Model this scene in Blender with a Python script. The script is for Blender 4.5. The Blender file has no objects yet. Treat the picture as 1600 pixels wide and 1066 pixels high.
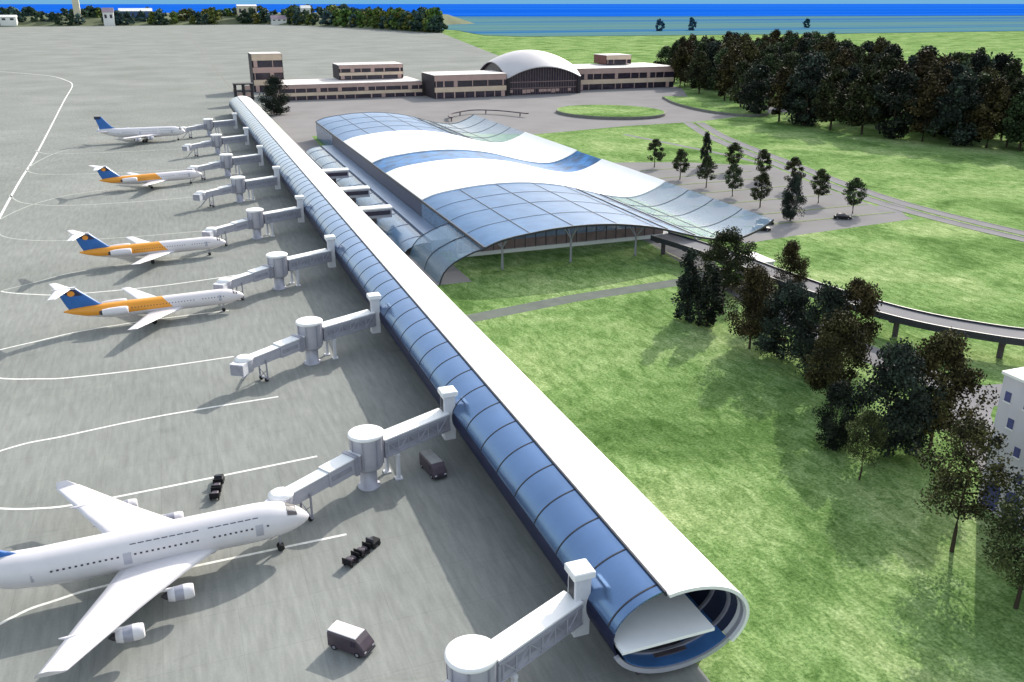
import bpy, math, random
import numpy as np
from mathutils import Vector, Matrix
R = math.radians
S = bpy.context.scene
COL = S.collection
rnd = random.Random(7)

# ------------------------------------------------------------------ materials
MATS = {}
def newmat(name):
    m = bpy.data.materials.new(name); m.use_nodes = True
    nt = m.node_tree; b = nt.nodes['Principled BSDF']
    MATS[name] = m
    return m, nt, b

def N(nt, t, **kw):
    n = nt.nodes.new(t)
    for k, v in kw.items():
        if k in n.inputs.keys(): n.inputs[k].default_value = v
        else: setattr(n, k, v)
    return n

def plain(name, col, rough=.6, metal=0., var=.12, scale=.6, spec=.4, bump=0., stretch=(1, 1, 1), bscale=None):
    """a painted / built surface: colour with soft dirt variation"""
    m, nt, b = newmat(name)
    tc = N(nt, 'ShaderNodeTexCoord'); mp = N(nt, 'ShaderNodeMapping')
    mp.inputs['Scale'].default_value = stretch
    nt.links.new(tc.outputs['Object'], mp.inputs['Vector'])
    no = N(nt, 'ShaderNodeTexNoise', Scale=scale, Detail=6., Roughness=.6)
    nt.links.new(mp.outputs[0], no.inputs['Vector'])
    r = N(nt, 'ShaderNodeValToRGB')
    c = Vector(col)
    lo, hi = c * (1 - var), c * (1 + var * .6)
    r.color_ramp.elements[0].position = .3; r.color_ramp.elements[1].position = .7
    r.color_ramp.elements[0].color = (*lo, 1); r.color_ramp.elements[1].color = (*[min(1, v) for v in hi], 1)
    nt.links.new(no.outputs['Fac'], r.inputs['Fac'])
    nt.links.new(r.outputs['Color'], b.inputs['Base Color'])
    b.inputs['Roughness'].default_value = rough; b.inputs['Metallic'].default_value = metal
    b.inputs['Specular IOR Level'].default_value = spec
    if bump:
        n2 = N(nt, 'ShaderNodeTexNoise', Scale=bscale or scale * 6, Detail=4.)
        nt.links.new(mp.outputs[0], n2.inputs['Vector'])
        bp = N(nt, 'ShaderNodeBump', Strength=bump, Distance=.1)
        nt.links.new(n2.outputs['Fac'], bp.inputs['Height']); nt.links.new(bp.outputs[0], b.inputs['Normal'])
    return m

def mixrgb(nt, a, b_, fac, blend='MIX'):
    n = nt.nodes.new('ShaderNodeMix'); n.data_type = 'RGBA'; n.blend_type = blend
    for sock, v in ((n.inputs['Factor'], fac), (n.inputs['A'], a), (n.inputs['B'], b_)):
        if hasattr(v, 'links'): nt.links.new(v, sock)
        else: sock.default_value = v
    return n.outputs['Result']

def ramp(nt, src, pts):
    r = nt.nodes.new('ShaderNodeValToRGB'); e = r.color_ramp.elements
    while len(e) < len(pts): e.new(.5)
    for el, (p, c) in zip(e, pts): el.position = p; el.color = (*c, 1)
    nt.links.new(src, r.inputs['Fac']); return r.outputs['Color']

def noise(nt, vec, scale, detail=4., rough=.55, dist=0.):
    n = N(nt, 'ShaderNodeTexNoise', Scale=scale, Detail=detail, Roughness=rough, Distortion=dist)
    nt.links.new(vec, n.inputs['Vector']); return n.outputs['Fac']

def mapped(nt, scale=(1, 1, 1), rot=0.):
    tc = N(nt, 'ShaderNodeTexCoord'); mp = N(nt, 'ShaderNodeMapping')
    mp.inputs['Scale'].default_value = scale; mp.inputs['Rotation'].default_value = (0, 0, rot)
    nt.links.new(tc.outputs['Object'], mp.inputs['Vector']); return mp.outputs[0]

# grass: blotches of yellow green, fresh green and darker green, blade-scale mottle
def grass_mat():
    m, nt, b = newmat('grass')
    v = mapped(nt)
    big = ramp(nt, noise(nt, v, .035, 5, .6, .6), [(.34, (.088, .158, .050)), (.50, (.170, .270, .098)), (.66, (.265, .350, .155))])
    vm = mapped(nt, (1.1, .5, 1), .6)
    mid = ramp(nt, noise(nt, vm, .55, 6, .72, .8), [(.36, (.58, .66, .54)), (.5, (.97, .98, .93)), (.64, (1.42, 1.30, 1.45))])
    c = mixrgb(nt, big, mid, 1., 'MULTIPLY')
    fine = ramp(nt, noise(nt, mapped(nt), 2.4, 5, .75), [(.36, (.50, .60, .5)), (.64, (1.45, 1.34, 1.40))])
    c = mixrgb(nt, c, fine, 1., 'MULTIPLY')
    nt.links.new(c, b.inputs['Base Color'])
    b.inputs['Roughness'].default_value = .95; b.inputs['Specular IOR Level'].default_value = 0.
    bp = N(nt, 'ShaderNodeBump', Strength=.5, Distance=.25)
    nt.links.new(noise(nt, mapped(nt), 2.6, 5, .7), bp.inputs['Height']); nt.links.new(bp.outputs[0], b.inputs['Normal'])
    return m

def concrete_mat():
    m, nt, b = newmat('apron_concrete')
    big = ramp(nt, noise(nt, mapped(nt), .02, 5, .6), [(.3, (.212, .221, .208)), (.7, (.280, .288, .274))])
    st = ramp(nt, noise(nt, mapped(nt, (1.25, .16, 1), .12), 1.0, 5, .65), [(.3, (.84, .84, .84)), (.7, (1.13, 1.13, 1.12))])
    c = mixrgb(nt, big, st, 1., 'MULTIPLY')
    fine = ramp(nt, noise(nt, mapped(nt), 3.5, 5, .7), [(.3, (.93, .93, .93)), (.7, (1.06, 1.06, 1.06))])
    c = mixrgb(nt, c, fine, 1., 'MULTIPLY')
    # oil and rubber stains
    stain = ramp(nt, noise(nt, mapped(nt, (.6, 1.6, 1)), .11, 6, .7, 1.), [(.60, (1, 1, 1)), (.74, (.84, .84, .83))])
    c = mixrgb(nt, c, stain, 1., 'MULTIPLY')
    # slab joints
    br = N(nt, 'ShaderNodeTexBrick', offset=0.)
    br.inputs['Scale'].default_value = 1.; br.inputs['Brick Width'].default_value = 7.5; br.inputs['Row Height'].default_value = 7.5
    br.inputs['Mortar Size'].default_value = .035; br.inputs['Mortar Smooth'].default_value = .3
    br.inputs['Color1'].default_value = (1, 1, 1, 1); br.inputs['Color2'].default_value = (.97, .97, .97, 1); br.inputs['Mortar'].default_value = (.82, .82, .81, 1)
    nt.links.new(mapped(nt), br.inputs['Vector'])
    c = mixrgb(nt, c, br.outputs['Color'], 1., 'MULTIPLY')
    nt.links.new(c, b.inputs['Base Color'])
    b.inputs['Roughness'].default_value = .95; b.inputs['Specular IOR Level'].default_value = 0.
    bp = N(nt, 'ShaderNodeBump', Strength=.15, Distance=.05)
    nt.links.new(noise(nt, mapped(nt), 5., 4), bp.inputs['Height']); nt.links.new(bp.outputs[0], b.inputs['Normal'])
    return m

def streak_mat(name, pts, sx, sc, rough=.5):
    m, nt, b = newmat(name)
    c = ramp(nt, noise(nt, mapped(nt, (sx, 1, 1), .3), sc, 6, .65), pts)
    nt.links.new(c, b.inputs['Base Color'])
    b.inputs['Roughness'].default_value = rough; b.inputs['Specular IOR Level'].default_value = 0.
    return m

def foliage_mat(name, dark, light, hue_var=.12):
    m, nt, b = newmat(name)
    oi = N(nt, 'ShaderNodeObjectInfo')
    at = N(nt, 'ShaderNodeAttribute', attribute_name='tone')
    c = ramp(nt, at.outputs['Fac'], [(.12, dark), (.75, light), (1., tuple(min(1, v * 1.8) for v in light))])
    h = N(nt, 'ShaderNodeHueSaturation')
    mr = N(nt, 'ShaderNodeMapRange'); nt.links.new(oi.outputs['Random'], mr.inputs['Value'])
    mr.inputs['To Min'].default_value = .5 - hue_var * .3; mr.inputs['To Max'].default_value = .5 + hue_var * .3
    mv = N(nt, 'ShaderNodeMapRange'); nt.links.new(oi.outputs['Random'], mv.inputs['Value'])
    mv.inputs['To Min'].default_value = .75; mv.inputs['To Max'].default_value = 1.25
    nt.links.new(mr.outputs[0], h.inputs['Hue']); nt.links.new(mv.outputs[0], h.inputs['Value'])
    nt.links.new(c, h.inputs['Color']); nt.links.new(h.outputs[0], b.inputs['Base Color'])
    b.inputs['Roughness'].default_value = .8; b.inputs['Specular IOR Level'].default_value = .15
    return m

def glass_mat(name, col, alpha, rough=.12, spec=.6, metal=0., var=.15):
    m = plain(name, col, rough, metal, var, .25, spec)
    m.node_tree.nodes['Principled BSDF'].inputs['Alpha'].default_value = alpha
    return m

def two_tone(name, base, paint, xcut, zcut):
    """aircraft skin: orange rear upper body in front of/behind xcut (object space), white elsewhere"""
    m, nt, b = newmat(name)
    tc = N(nt, 'ShaderNodeTexCoord'); sp = N(nt, 'ShaderNodeSeparateXYZ'); nt.links.new(tc.outputs['Object'], sp.inputs[0])
    # slanted edge : x - .8 z < xcut
    ma = N(nt, 'ShaderNodeMath', operation='MULTIPLY_ADD'); nt.links.new(sp.outputs['Z'], ma.inputs[0]); ma.inputs[1].default_value = .9; nt.links.new(sp.outputs['X'], ma.inputs[2])
    l1 = N(nt, 'ShaderNodeMath', operation='LESS_THAN'); nt.links.new(ma.outputs[0], l1.inputs[0]); l1.inputs[1].default_value = xcut
    l2 = N(nt, 'ShaderNodeMath', operation='GREATER_THAN'); nt.links.new(sp.outputs['Z'], l2.inputs[0]); l2.inputs[1].default_value = zcut
    mu = N(nt, 'ShaderNodeMath', operation='MULTIPLY'); nt.links.new(l1.outputs[0], mu.inputs[0]); nt.links.new(l2.outputs[0], mu.inputs[1])
    c = mixrgb(nt, (*base, 1), (*paint, 1), mu.outputs[0])
    nt.links.new(c, b.inputs['Base Color']); b.inputs['Roughness'].default_value = .35
    return m

grass_mat(); concrete_mat()
plain('plaza_paving', (.245, .235, .235), .95, 0, .10, .05, 0., bump=.1, bscale=3)
plain('road_asphalt', (.235, .228, .235), .95, 0, .12, .12, 0., bump=.1, bscale=3)
plain('path_gray', (.155, .17, .15), .9, 0, .15, .3, 0.)
plain('line_paint', (.74, .74, .70), .7, 0, .22, 1.5, .3)
plain('line_worn', (.40, .41, .38), .8, 0, .2, .8, .2)
plain('kerb', (.16, .16, .15), .8, 0, .2, .5)
plain('dark_joint', (.16, .165, .15), .9, 0, .2, .2)
plain('strip_green', (.20, .25, .12), .95, 0, .25, .8, .1)
plain('white_shell', (.82, .82, .82), .42, 0, .035, .12, .5)
plain('white_membrane', (.82, .815, .80), .5, 0, .04, .08, .4)
plain('pale_metal', (.43, .43, .49), .42, .25, .10, .7, .5)
plain('white_metal', (.64, .64, .68), .45, 0, .08, .6, .4)
plain('mid_metal', (.33, .33, .39), .45, .3, .15, 1.2, .5)
plain('dark_steel', (.045, .048, .06), .5, .3, .2, .8, .4)
plain('navy_shade', (.012, .016, .05), .5, .1, .2, .4, .3)
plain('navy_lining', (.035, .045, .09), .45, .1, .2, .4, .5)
plain('blue_lining', (.06, .17, .42), .35, .1, .2, .3, .5)
plain('soffit_brown', (.16, .10, .075), .7, 0, .2, .5)
plain('plum_pier', (.085, .07, .085), .7, 0, .25, .5)
plain('floor_white', (.93, .93, .92), .6, 0, .04, .4)
plain('hall_floor', (.24, .25, .27), .5, 0, .15, .2)
plain('ledge_blue', (.18, .26, .40), .35, .2, .12, .2, .5)
plain('facade_mauve', (.24, .17, .17), .6, 0, .25, .5)
plain('cream_wall', (.66, .52, .40), .75, 0, .12, .15)
plain('pink_wall', (.48, .33, .30), .75, 0, .14, .15)
plain('roof_white', (.62, .57, .55), .8, 0, .10, .08)
plain('window_dark', (.035, .025, .045), .22, 0, .5, .35, .6)
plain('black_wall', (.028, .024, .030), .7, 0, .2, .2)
plain('red_brown', (.14, .055, .045), .7, 0, .2, .4)
plain('vault_shell', (.50, .48, .50), .55, 0, .07, .06)
plain('plane_white', (.66, .635, .66), .32, 0, .05, .5, .5)
plain('plane_blue', (.02, .13, .42), .35, 0, .15, .6, .5)
plain('plane_navy', (.012, .018, .07), .4, 0, .2, .6, .5)
plain('plane_orange', (.80, .30, .03), .4, 0, .1, .6, .5)
two_tone('plane_two_tone', (.68, .64, .66), (.76, .31, .03), -13.6, -.35)
plain('plane_dark', (.045, .04, .05), .45, 0, .2, 2.)
plain('tyre', (.02, .02, .02), .9)
plain('van_plum', (.062, .045, .062), .4, 0, .2, 1., .5)
plain('van_roof', (.62, .60, .60), .5, 0, .1, 1.)
plain('truck_grey', (.30, .30, .29), .6, 0, .15, 1.)
plain('car_black', (.012, .012, .015), .55, 0, .2, 1., .2)
plain('tower_white', (.50, .47, .53), .7, 0, .08, .3)
plain('tower_roof', (.75, .73, .73), .7, 0, .08, .3)
plain('window_blue', (.06, .06, .20), .25, 0, .3, 1., .6)
plain('bark', (.055, .042, .032), .9, 0, .3, 2., .1)
plain('town_white', (.70, .70, .68), .8, 0, .1, .02)
plain('town_cream', (.66, .60, .46), .8, 0, .1, .02)
plain('town_blue', (.06, .12, .26), .8, 0, .2, .02)
plain('town_mauve', (.25, .19, .24), .8, 0, .2, .02)
plain('bank_soil', (.13, .15, .085), .95, 0, .3, .01, .1)
streak_mat('sea_blue', [(.3, (.003, .055, .36)), (.5, (.006, .085, .45)), (.7, (.03, .16, .48))], .06, .0007)
streak_mat('hazed_fields', [(.30, (.015, .085, .28)), (.42, (.05, .155, .24)), (.52, (.10, .19, .17)), (.60, (.025, .10, .27)), (.72, (.08, .18, .22))], .03, .0045, .7)  # blue haze of the far fields mixed into their colours
plain('glass_pier', (.135, .225, .40), .2, .8, .14, .12, .6)
glass_mat('glass_roof', (.17, .31, .54), .56, .3, .08)
glass_mat('glass_deep', (.012, .15, .40), .94, .3, .06, var=.7)
glass_mat('glass_annex', (.10, .19, .33), .80, .15, .35)
glass_mat('glass_tip', (.32, .47, .62), .30, .25, .08)
glass_mat('glass_clear', (.16, .27, .40), .36, .2, .15)
foliage_mat('leaf_dark', (.007, .012, .005), (.056, .074, .032))
foliage_mat('leaf_brown', (.010, .009, .004), (.074, .060, .025))
foliage_mat('leaf_olive', (.010, .013, .005), (.075, .078, .028))
foliage_mat('leaf_black', (.005, .009, .007), (.030, .042, .030))
foliage_mat('leaf_shore_haze', (.012, .05, .085), (.03, .09, .13), .1)  # low-contrast teal, distance haze put into the leaf colour
foliage_mat('leaf_far_haze', (.025, .055, .06), (.075, .125, .085), .3)  # bluish haze of the distance painted into the leaves
foliage_mat('leaf_far_light', (.05, .08, .02), (.17, .20, .05), .2)

# ------------------------------------------------------------------ mesh building
class MB:
    def __init__(s): s.v = []; s.f = []; s.m = []; s.sm = []
    def add(s, vs, fs, mi=0, smooth=False):
        o = len(s.v); s.v += [tuple(p) for p in vs]
        for f in fs: s.f.append([i + o for i in f]); s.m.append(mi); s.sm.append(smooth)
        return s
    def box(s, x0, y0, z0, x1, y1, z1, mi=0):
        vs = [(x, y, z) for z in (z0, z1) for y in (y0, y1) for x in (x0, x1)]
        return s.add(vs, [(0, 2, 3, 1), (4, 5, 7, 6), (0, 1, 5, 4), (2, 6, 7, 3), (0, 4, 6, 2), (1, 3, 7, 5)], mi)
    def chamfer_box(s, x0, y0, z0, x1, y1, z1, c=.1, mi=0):
        """box with chamfered vertical edges and top rim"""
        def ring(z, d):
            return [(x0 + d + c, y0 + d, z), (x1 - d - c, y0 + d, z), (x1 - d, y0 + d + c, z), (x1 - d, y1 - d - c, z),
                    (x1 - d - c, y1 - d, z), (x0 + d + c, y1 - d, z), (x0 + d, y1 - d - c, z), (x0 + d, y0 + d + c, z)]
        return s.loft([ring(z0, 0), ring(z1 - c, 0), ring(z1, c)], mi, caps=True)
    def beam(s, p, q, w, h, mi=0, up=(0, 0, 1)):
        p, q = Vector(p), Vector(q); d = (q - p).normalized(); u = Vector(up)
        sd = d.cross(u)
        if sd.length < 1e-4: sd = d.cross(Vector((1, 0, 0)))
        sd.normalize(); u = sd.cross(d)
        a, b = sd * w / 2, u * h / 2
        vs = [p - a - b, p + a - b, p + a + b, p - a + b, q - a - b, q + a - b, q + a + b, q - a + b]
        return s.add(vs, [(0, 1, 2, 3), (7, 6, 5, 4), (0, 4, 5, 1), (1, 5, 6, 2), (2, 6, 7, 3), (3, 7, 4, 0)], mi)
    def loft(s, rings, mi=0, caps=False, closed=True, smooth=False):
        n = len(rings[0]); vs = [p for r in rings for p in r]; fs = []
        for k in range(len(rings) - 1):
            for i in range(n if closed else n - 1):
                j = (i + 1) % n
                fs.append((k * n + i, k * n + j, (k + 1) * n + j, (k + 1) * n + i))
        s.add(vs, fs, mi, smooth)
        if caps:
            s.add(rings[0], [tuple(range(n - 1, -1, -1))], mi)
            s.add(rings[-1], [tuple(range(n))], mi)
        return s
    def lathe(s, prof, n=24, c=(0, 0), mi=0, smooth=True):
        """prof: list of (r, z)"""
        return s.loft([[(c[0] + r * math.cos(2 * math.pi * i / n), c[1] + r * math.sin(2 * math.pi * i / n), z) for i in range(n)] for r, z in prof], mi, False, True, smooth) \
            .add([(c[0] + prof[-1][0] * math.cos(2 * math.pi * i / n), c[1] + prof[-1][0] * math.sin(2 * math.pi * i / n), prof[-1][1]) for i in range(n)], [tuple(range(n))], mi)
    def tube(s, pts, rad, n=8, mi=0):
        rings = []
        pts = [Vector(p) for p in pts]
        for i, p in enumerate(pts):
            d = (pts[min(i + 1, len(pts) - 1)] - pts[max(i - 1, 0)]).normalized()
            a = d.cross(Vector((0, 0, 1)))
            if a.length < .05: a = d.cross(Vector((1, 0, 0)))
            a.normalize(); b = d.cross(a)
            r = rad[i] if isinstance(rad, (list, tuple)) else rad
            rings.append([p + a * r * math.cos(2 * math.pi * k / n) + b * r * math.sin(2 * math.pi * k / n) for k in range(n)])
        return s.loft(rings, mi, True, True, True)
    def poly(s, pts, z0, z1, mi=0, mi_side=None):
        """vertical prism on a plan outline"""
        n = len(pts)
        s.add([(x, y, z1) for x, y in pts], [tuple(range(n))], mi)
        if z1 - z0 > 1e-6:
            s.add([(x, y, z0) for x, y in pts] + [(x, y, z1) for x, y in pts], [(i, (i + 1) % n, n + (i + 1) % n, n + i) for i in range(n)], mi if mi_side is None else mi_side)
        return s
    def wheel(s, x, y, z, r, w, mi=0, n=16):
        """wheel with axle along y"""
        rg = []
        for dy, rr in ((-w / 2, r * .55), (-w / 2, r * .92), (-w * .3, r), (w * .3, r), (w / 2, r * .92), (w / 2, r * .55)):
            rg.append([(x + rr * math.cos(2 * math.pi * i / n), y + dy, z + rr * math.sin(2 * math.pi * i / n)) for i in range(n)])
        return s.loft(rg, mi, True, True, False)
    def mesh(s, name, mats):
        me = bpy.data.meshes.new(name)
        me.from_pydata(s.v, [], s.f)
        for m in (mats if isinstance(mats, (list, tuple)) else [mats]): me.materials.append(MATS[m])
        me.polygons.foreach_set('material_index', s.m)
        me.polygons.foreach_set('use_smooth', s.sm)
        me.validate(); me.update()
        import bmesh
        bm = bmesh.new(); bm.from_mesh(me); bmesh.ops.recalc_face_normals(bm, faces=bm.faces); bm.to_mesh(me); bm.free()
        return me
    def objs(s, name, mats, parent=None, label=None):
        """one object per connected piece"""
        par = list(range(len(s.v)))
        def find(i):
            while par[i] != i: par[i] = par[par[i]]; i = par[i]
            return i
        for f in s.f:
            for i in f[1:]: par[find(i)] = find(f[0])
        grp = {}
        for k, f in enumerate(s.f): grp.setdefault(find(f[0]), []).append(k)
        for fs in grp.values():
            idx = sorted({i for k in fs for i in s.f[k]}); mp = {v: n for n, v in enumerate(idx)}
            p = MB(); p.v = [s.v[i] for i in idx]; p.f = [[mp[i] for i in s.f[k]] for k in fs]; p.m = [s.m[k] for k in fs]; p.sm = [s.sm[k] for k in fs]
            p.obj(name, mats, parent, label)
    def obj(s, name, mats, parent=None, label=None):
        o = bpy.data.objects.new(name, s.mesh(name, mats)); COL.objects.link(o)
        if parent: o.parent = parent
        if label: o['label'] = label
        return o

def tag(o, label, cat, group=None):
    o['label'] = label; o['category'] = cat
    if group: o['group'] = group
    return o
def thing(name, label, cat, loc=(0, 0, 0), rz=0., group=None, scale=None):
    o = bpy.data.objects.new(name, None); COL.objects.link(o)
    o.location = loc; o.rotation_euler = (0, 0, rz); o.empty_display_size = .5
    if scale: o.scale = scale if hasattr(scale, '__len__') else (scale,) * 3
    return tag(o, label, cat, group)
def structure(o): o['kind'] = 'structure'; return o
def copy_tree(o, parent=None):
    c = o.copy(); COL.objects.link(c)
    if parent: c.parent = parent
    for ch in list(o.children): copy_tree(ch, c)
    return c
def ordinal(i, n, side='left'):
    W = ['first', 'second', 'third', 'fourth', 'fifth', 'sixth', 'seventh', 'eighth', 'ninth', 'tenth', 'eleventh', 'twelfth', 'thirteenth',
         'fourteenth', 'fifteenth', 'sixteenth', 'seventeenth', 'eighteenth', 'nineteenth', 'twentieth']
    return W[i]

def spline(pts, n=8):
    """Catmull-Rom through plan points"""
    out = []; P = [pts[0]] + list(pts) + [pts[-1]]
    for i in range(1, len(P) - 2):
        a, b, c, d = [np.array(p, float) for p in P[i - 1:i + 3]]
        for k in range(n):
            t = k / n
            out.append(tuple(.5 * (2 * b + (c - a) * t + (2 * a - 5 * b + 4 * c - d) * t * t + (3 * b - a - 3 * c + d) * t ** 3)))
    out.append(tuple(map(float, pts[-1]))); return out
def offset(pts, d):
    out = []
    for i, p in enumerate(pts):
        a = Vector(pts[max(i - 1, 0)][:2]); b = Vector(pts[min(i + 1, len(pts) - 1)][:2])
        t = (b - a).normalized(); out.append((p[0] - t.y * d, p[1] + t.x * d))
    return out
def ribbon(pts, w, z, mb=None, shift=0.):
    mb = mb or MB(); L = offset(pts, w / 2 + shift); Rr = offset(pts, -w / 2 + shift); n = len(pts)
    return mb.add([(x, y, z) for x, y in L] + [(x, y, z) for x, y in Rr], [(i, i + 1, n + i + 1, n + i) for i in range(n - 1)])

# ------------------------------------------------------------------ camera, sun, sky
cam = bpy.data.cameras.new('camera'); co = bpy.data.objects.new('camera', cam); COL.objects.link(co)
co.location = (0, 0, 60); co.rotation_euler = (R(90 - 20.937), 0, R(-20.587))
cam.sensor_width = 36; cam.lens = 1380 / 1600 * 36; cam.clip_start = .5; cam.clip_end = 120000
S.camera = co
ELEV, AZ = R(29.5), math.atan2(1.3, 1.2)
sun = bpy.data.lights.new('sun', 'SUN'); so = bpy.data.objects.new('sun', sun); COL.objects.link(so)
sun.energy = 2.7; sun.angle = R(.6); sun.color = (1., .95, .86)
sv = Vector((math.sin(AZ) * math.cos(ELEV), math.cos(AZ) * math.cos(ELEV), math.sin(ELEV)))
so.rotation_euler = sv.to_track_quat('Z', 'Y').to_euler(); so.location = (60, 60, 90)
w = bpy.data.worlds.new('World'); S.world = w; w.use_nodes = True
nt = w.node_tree; sky = nt.nodes.new('ShaderNodeTexSky'); sky.sky_type = 'NISHITA'; sky.sun_disc = False
sky.sun_elevation = ELEV; sky.sun_rotation = AZ; sky.air_density = 1.6; sky.dust_density = 2.5; sky.ozone_density = 1.5; sky.altitude = 60
hs = nt.nodes.new('ShaderNodeHueSaturation'); hs.inputs['Saturation'].default_value = .55; nt.links.new(sky.outputs[0], hs.inputs['Color'])
# pale blue sky just above the sea horizon
tcw = nt.nodes.new('ShaderNodeTexCoord'); spw = nt.nodes.new('ShaderNodeSeparateXYZ'); nt.links.new(tcw.outputs['Generated'], spw.inputs[0])
mrw = nt.nodes.new('ShaderNodeMapRange'); mrw.inputs['From Min'].default_value = .01; mrw.inputs['From Max'].default_value = .09; nt.links.new(spw.outputs['Z'], mrw.inputs['Value'])
cw = mixrgb(nt, (.62, 1.55, 2.5, 1), hs.outputs[0], mrw.outputs[0])
nt.links.new(cw, nt.nodes['Background'].inputs['Color']); nt.nodes['Background'].inputs['Strength'].default_value = .15
S.view_settings.view_transform = 'Standard'; S.view_settings.look = 'None'; S.view_settings.gamma = 1; S.view_settings.exposure = .93
S.cycles.max_bounces = 6; S.cycles.transparent_max_bounces = 12

# ------------------------------------------------------------------ the ground
mb = MB(); mb.poly([(-60000, -3000), (60000, -3000), (60000, 62000), (-60000, 62000)], 0, 0)
structure(mb.obj('ground', 'grass'))
APRON = [(-2500, -200), (41, -200), (41, 56), (44, 170), (50, 185), (56, 300), (59, 384), (59, 436), (63, 520), (120, 480), (140, 425), (166, 408), (222, 420), (266, 423),
         (320, 441), (344, 443), (356, 470), (330, 520), (360, 560), (380, 625), (372, 700), (330, 860), (362, 966), (405, 1175), (488, 1571), (561, 1922), (470, 2500), (300, 2930), (-500, 2900), (-2500, 2500)]
# apron on the airside, paving on the landside
mb = MB(); mb.poly([p for p in [(-2500, -200), (41, -200), (41, 56), (44, 170), (48, 300), (52, 520), (62, 612), (220, 660), (282, 660), (330, 800), (362, 966), (405, 1175), (488, 1571), (561, 1922), (470, 2500), (300, 2930), (-500, 2850), (-2500, 2500)]], .012, .012)
structure(mb.obj('apron', 'apron_concrete'))
mb = MB(); mb.poly([(50, 186), (60, 186), (60, 384), (62, 440), (100, 445), (140, 420), (166, 408), (222, 420), (266, 423), (320, 441), (344, 443), (352, 470), (326, 530), (362, 600), (372, 640), (282, 660), (220, 660), (62, 612), (52, 520)], .018, .018)
structure(mb.obj('plaza', 'plaza_paving'))
mb = MB(); mb.poly([(139, 193), (160, 196), (203, 200), (206, 226), (212, 262), (219, 292), (190, 312), (160, 322), (139, 322)], .016, .016)
structure(mb.obj('parking_lot', 'plaza_paving'))

# access road: two carriageways with a grass median and dark kerbs
road_pts = spline([(262, 420), (245, 373), (234, 330), (226, 292), (218, 255), (213, 222), (213, 195), (216, 168), (224, 120), (238, 60)], 8)
mb = MB(); ribbon(road_pts, 4.2, .022, mb, 3.3); ribbon(road_pts, 4.2, .022, mb, -3.3)
structure(mb.obj('access_road', 'road_asphalt'))
mb = MB()
for sh in (5.6, 1.0, -1.0, -5.6):
    l0 = offset(road_pts, sh + .17); l1 = offset(road_pts, sh - .17); n = len(l0)
    mb.add([(x, y, .02) for x, y in l0] + [(x, y, .13) for x, y in l0] + [(x, y, .13) for x, y in l1] + [(x, y, .02) for x, y in l1],
           [(k * n + i, k * n + i + 1, (k + 1) * n + i + 1, (k + 1) * n + i) for k in range(3) for i in range(n - 1)])
structure(mb.obj('road_kerb', 'kerb'))
mb = MB(); ribbon(spline([(201, 206), (206, 214), (214, 218)], 6), 7., .026, mb); structure(mb.obj('lot_entrance', 'road_asphalt'))
# ground road under the ramp, service path, far lane
mb = MB(); ribbon(spline([(120, 224), (118.5, 200), (116, 172), (113.5, 147), (114, 118), (122, 92), (150, 70)], 6), 7.5, .02, mb); structure(mb.obj('terminal_road', 'road_asphalt'))
mb = MB(); mb.poly([(112.6, 150), (113, 150), (115.6, 205), (115.2, 205)], .02, .1); structure(mb.obj('road_edge', 'strip_green'))
mb = MB(); ribbon([(46, 161), (53.9, 162.2), (76, 166.4), (102, 168.6), (112, 169.4)], 4.6, .015, mb); structure(mb.obj('service_path', 'path_gray'))
mb = MB(); ribbon(spline([(206, 392), (213, 350), (218, 318), (219, 300)], 6), 3., .015, mb); structure(mb.obj('footpath', 'road_asphalt'))
mb = MB(); ribbon(spline([(98, 72), (115, 95), (140, 92), (175, 80)], 6), 6, .024, mb); structure(mb.obj('house_drive', 'road_asphalt'))
# planted strips between the parking rows
mb = MB()
for yy in (209, 221, 238, 255, 270.5, 284, 300):
    mb.poly([(150 if yy < 300 else 165, yy - .45), (204, yy - .2), (204, yy + .6), (150 if yy < 300 else 165, yy + .35)], .018, .10)
structure(mb.obj('parking_strip', 'strip_green'))

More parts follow.
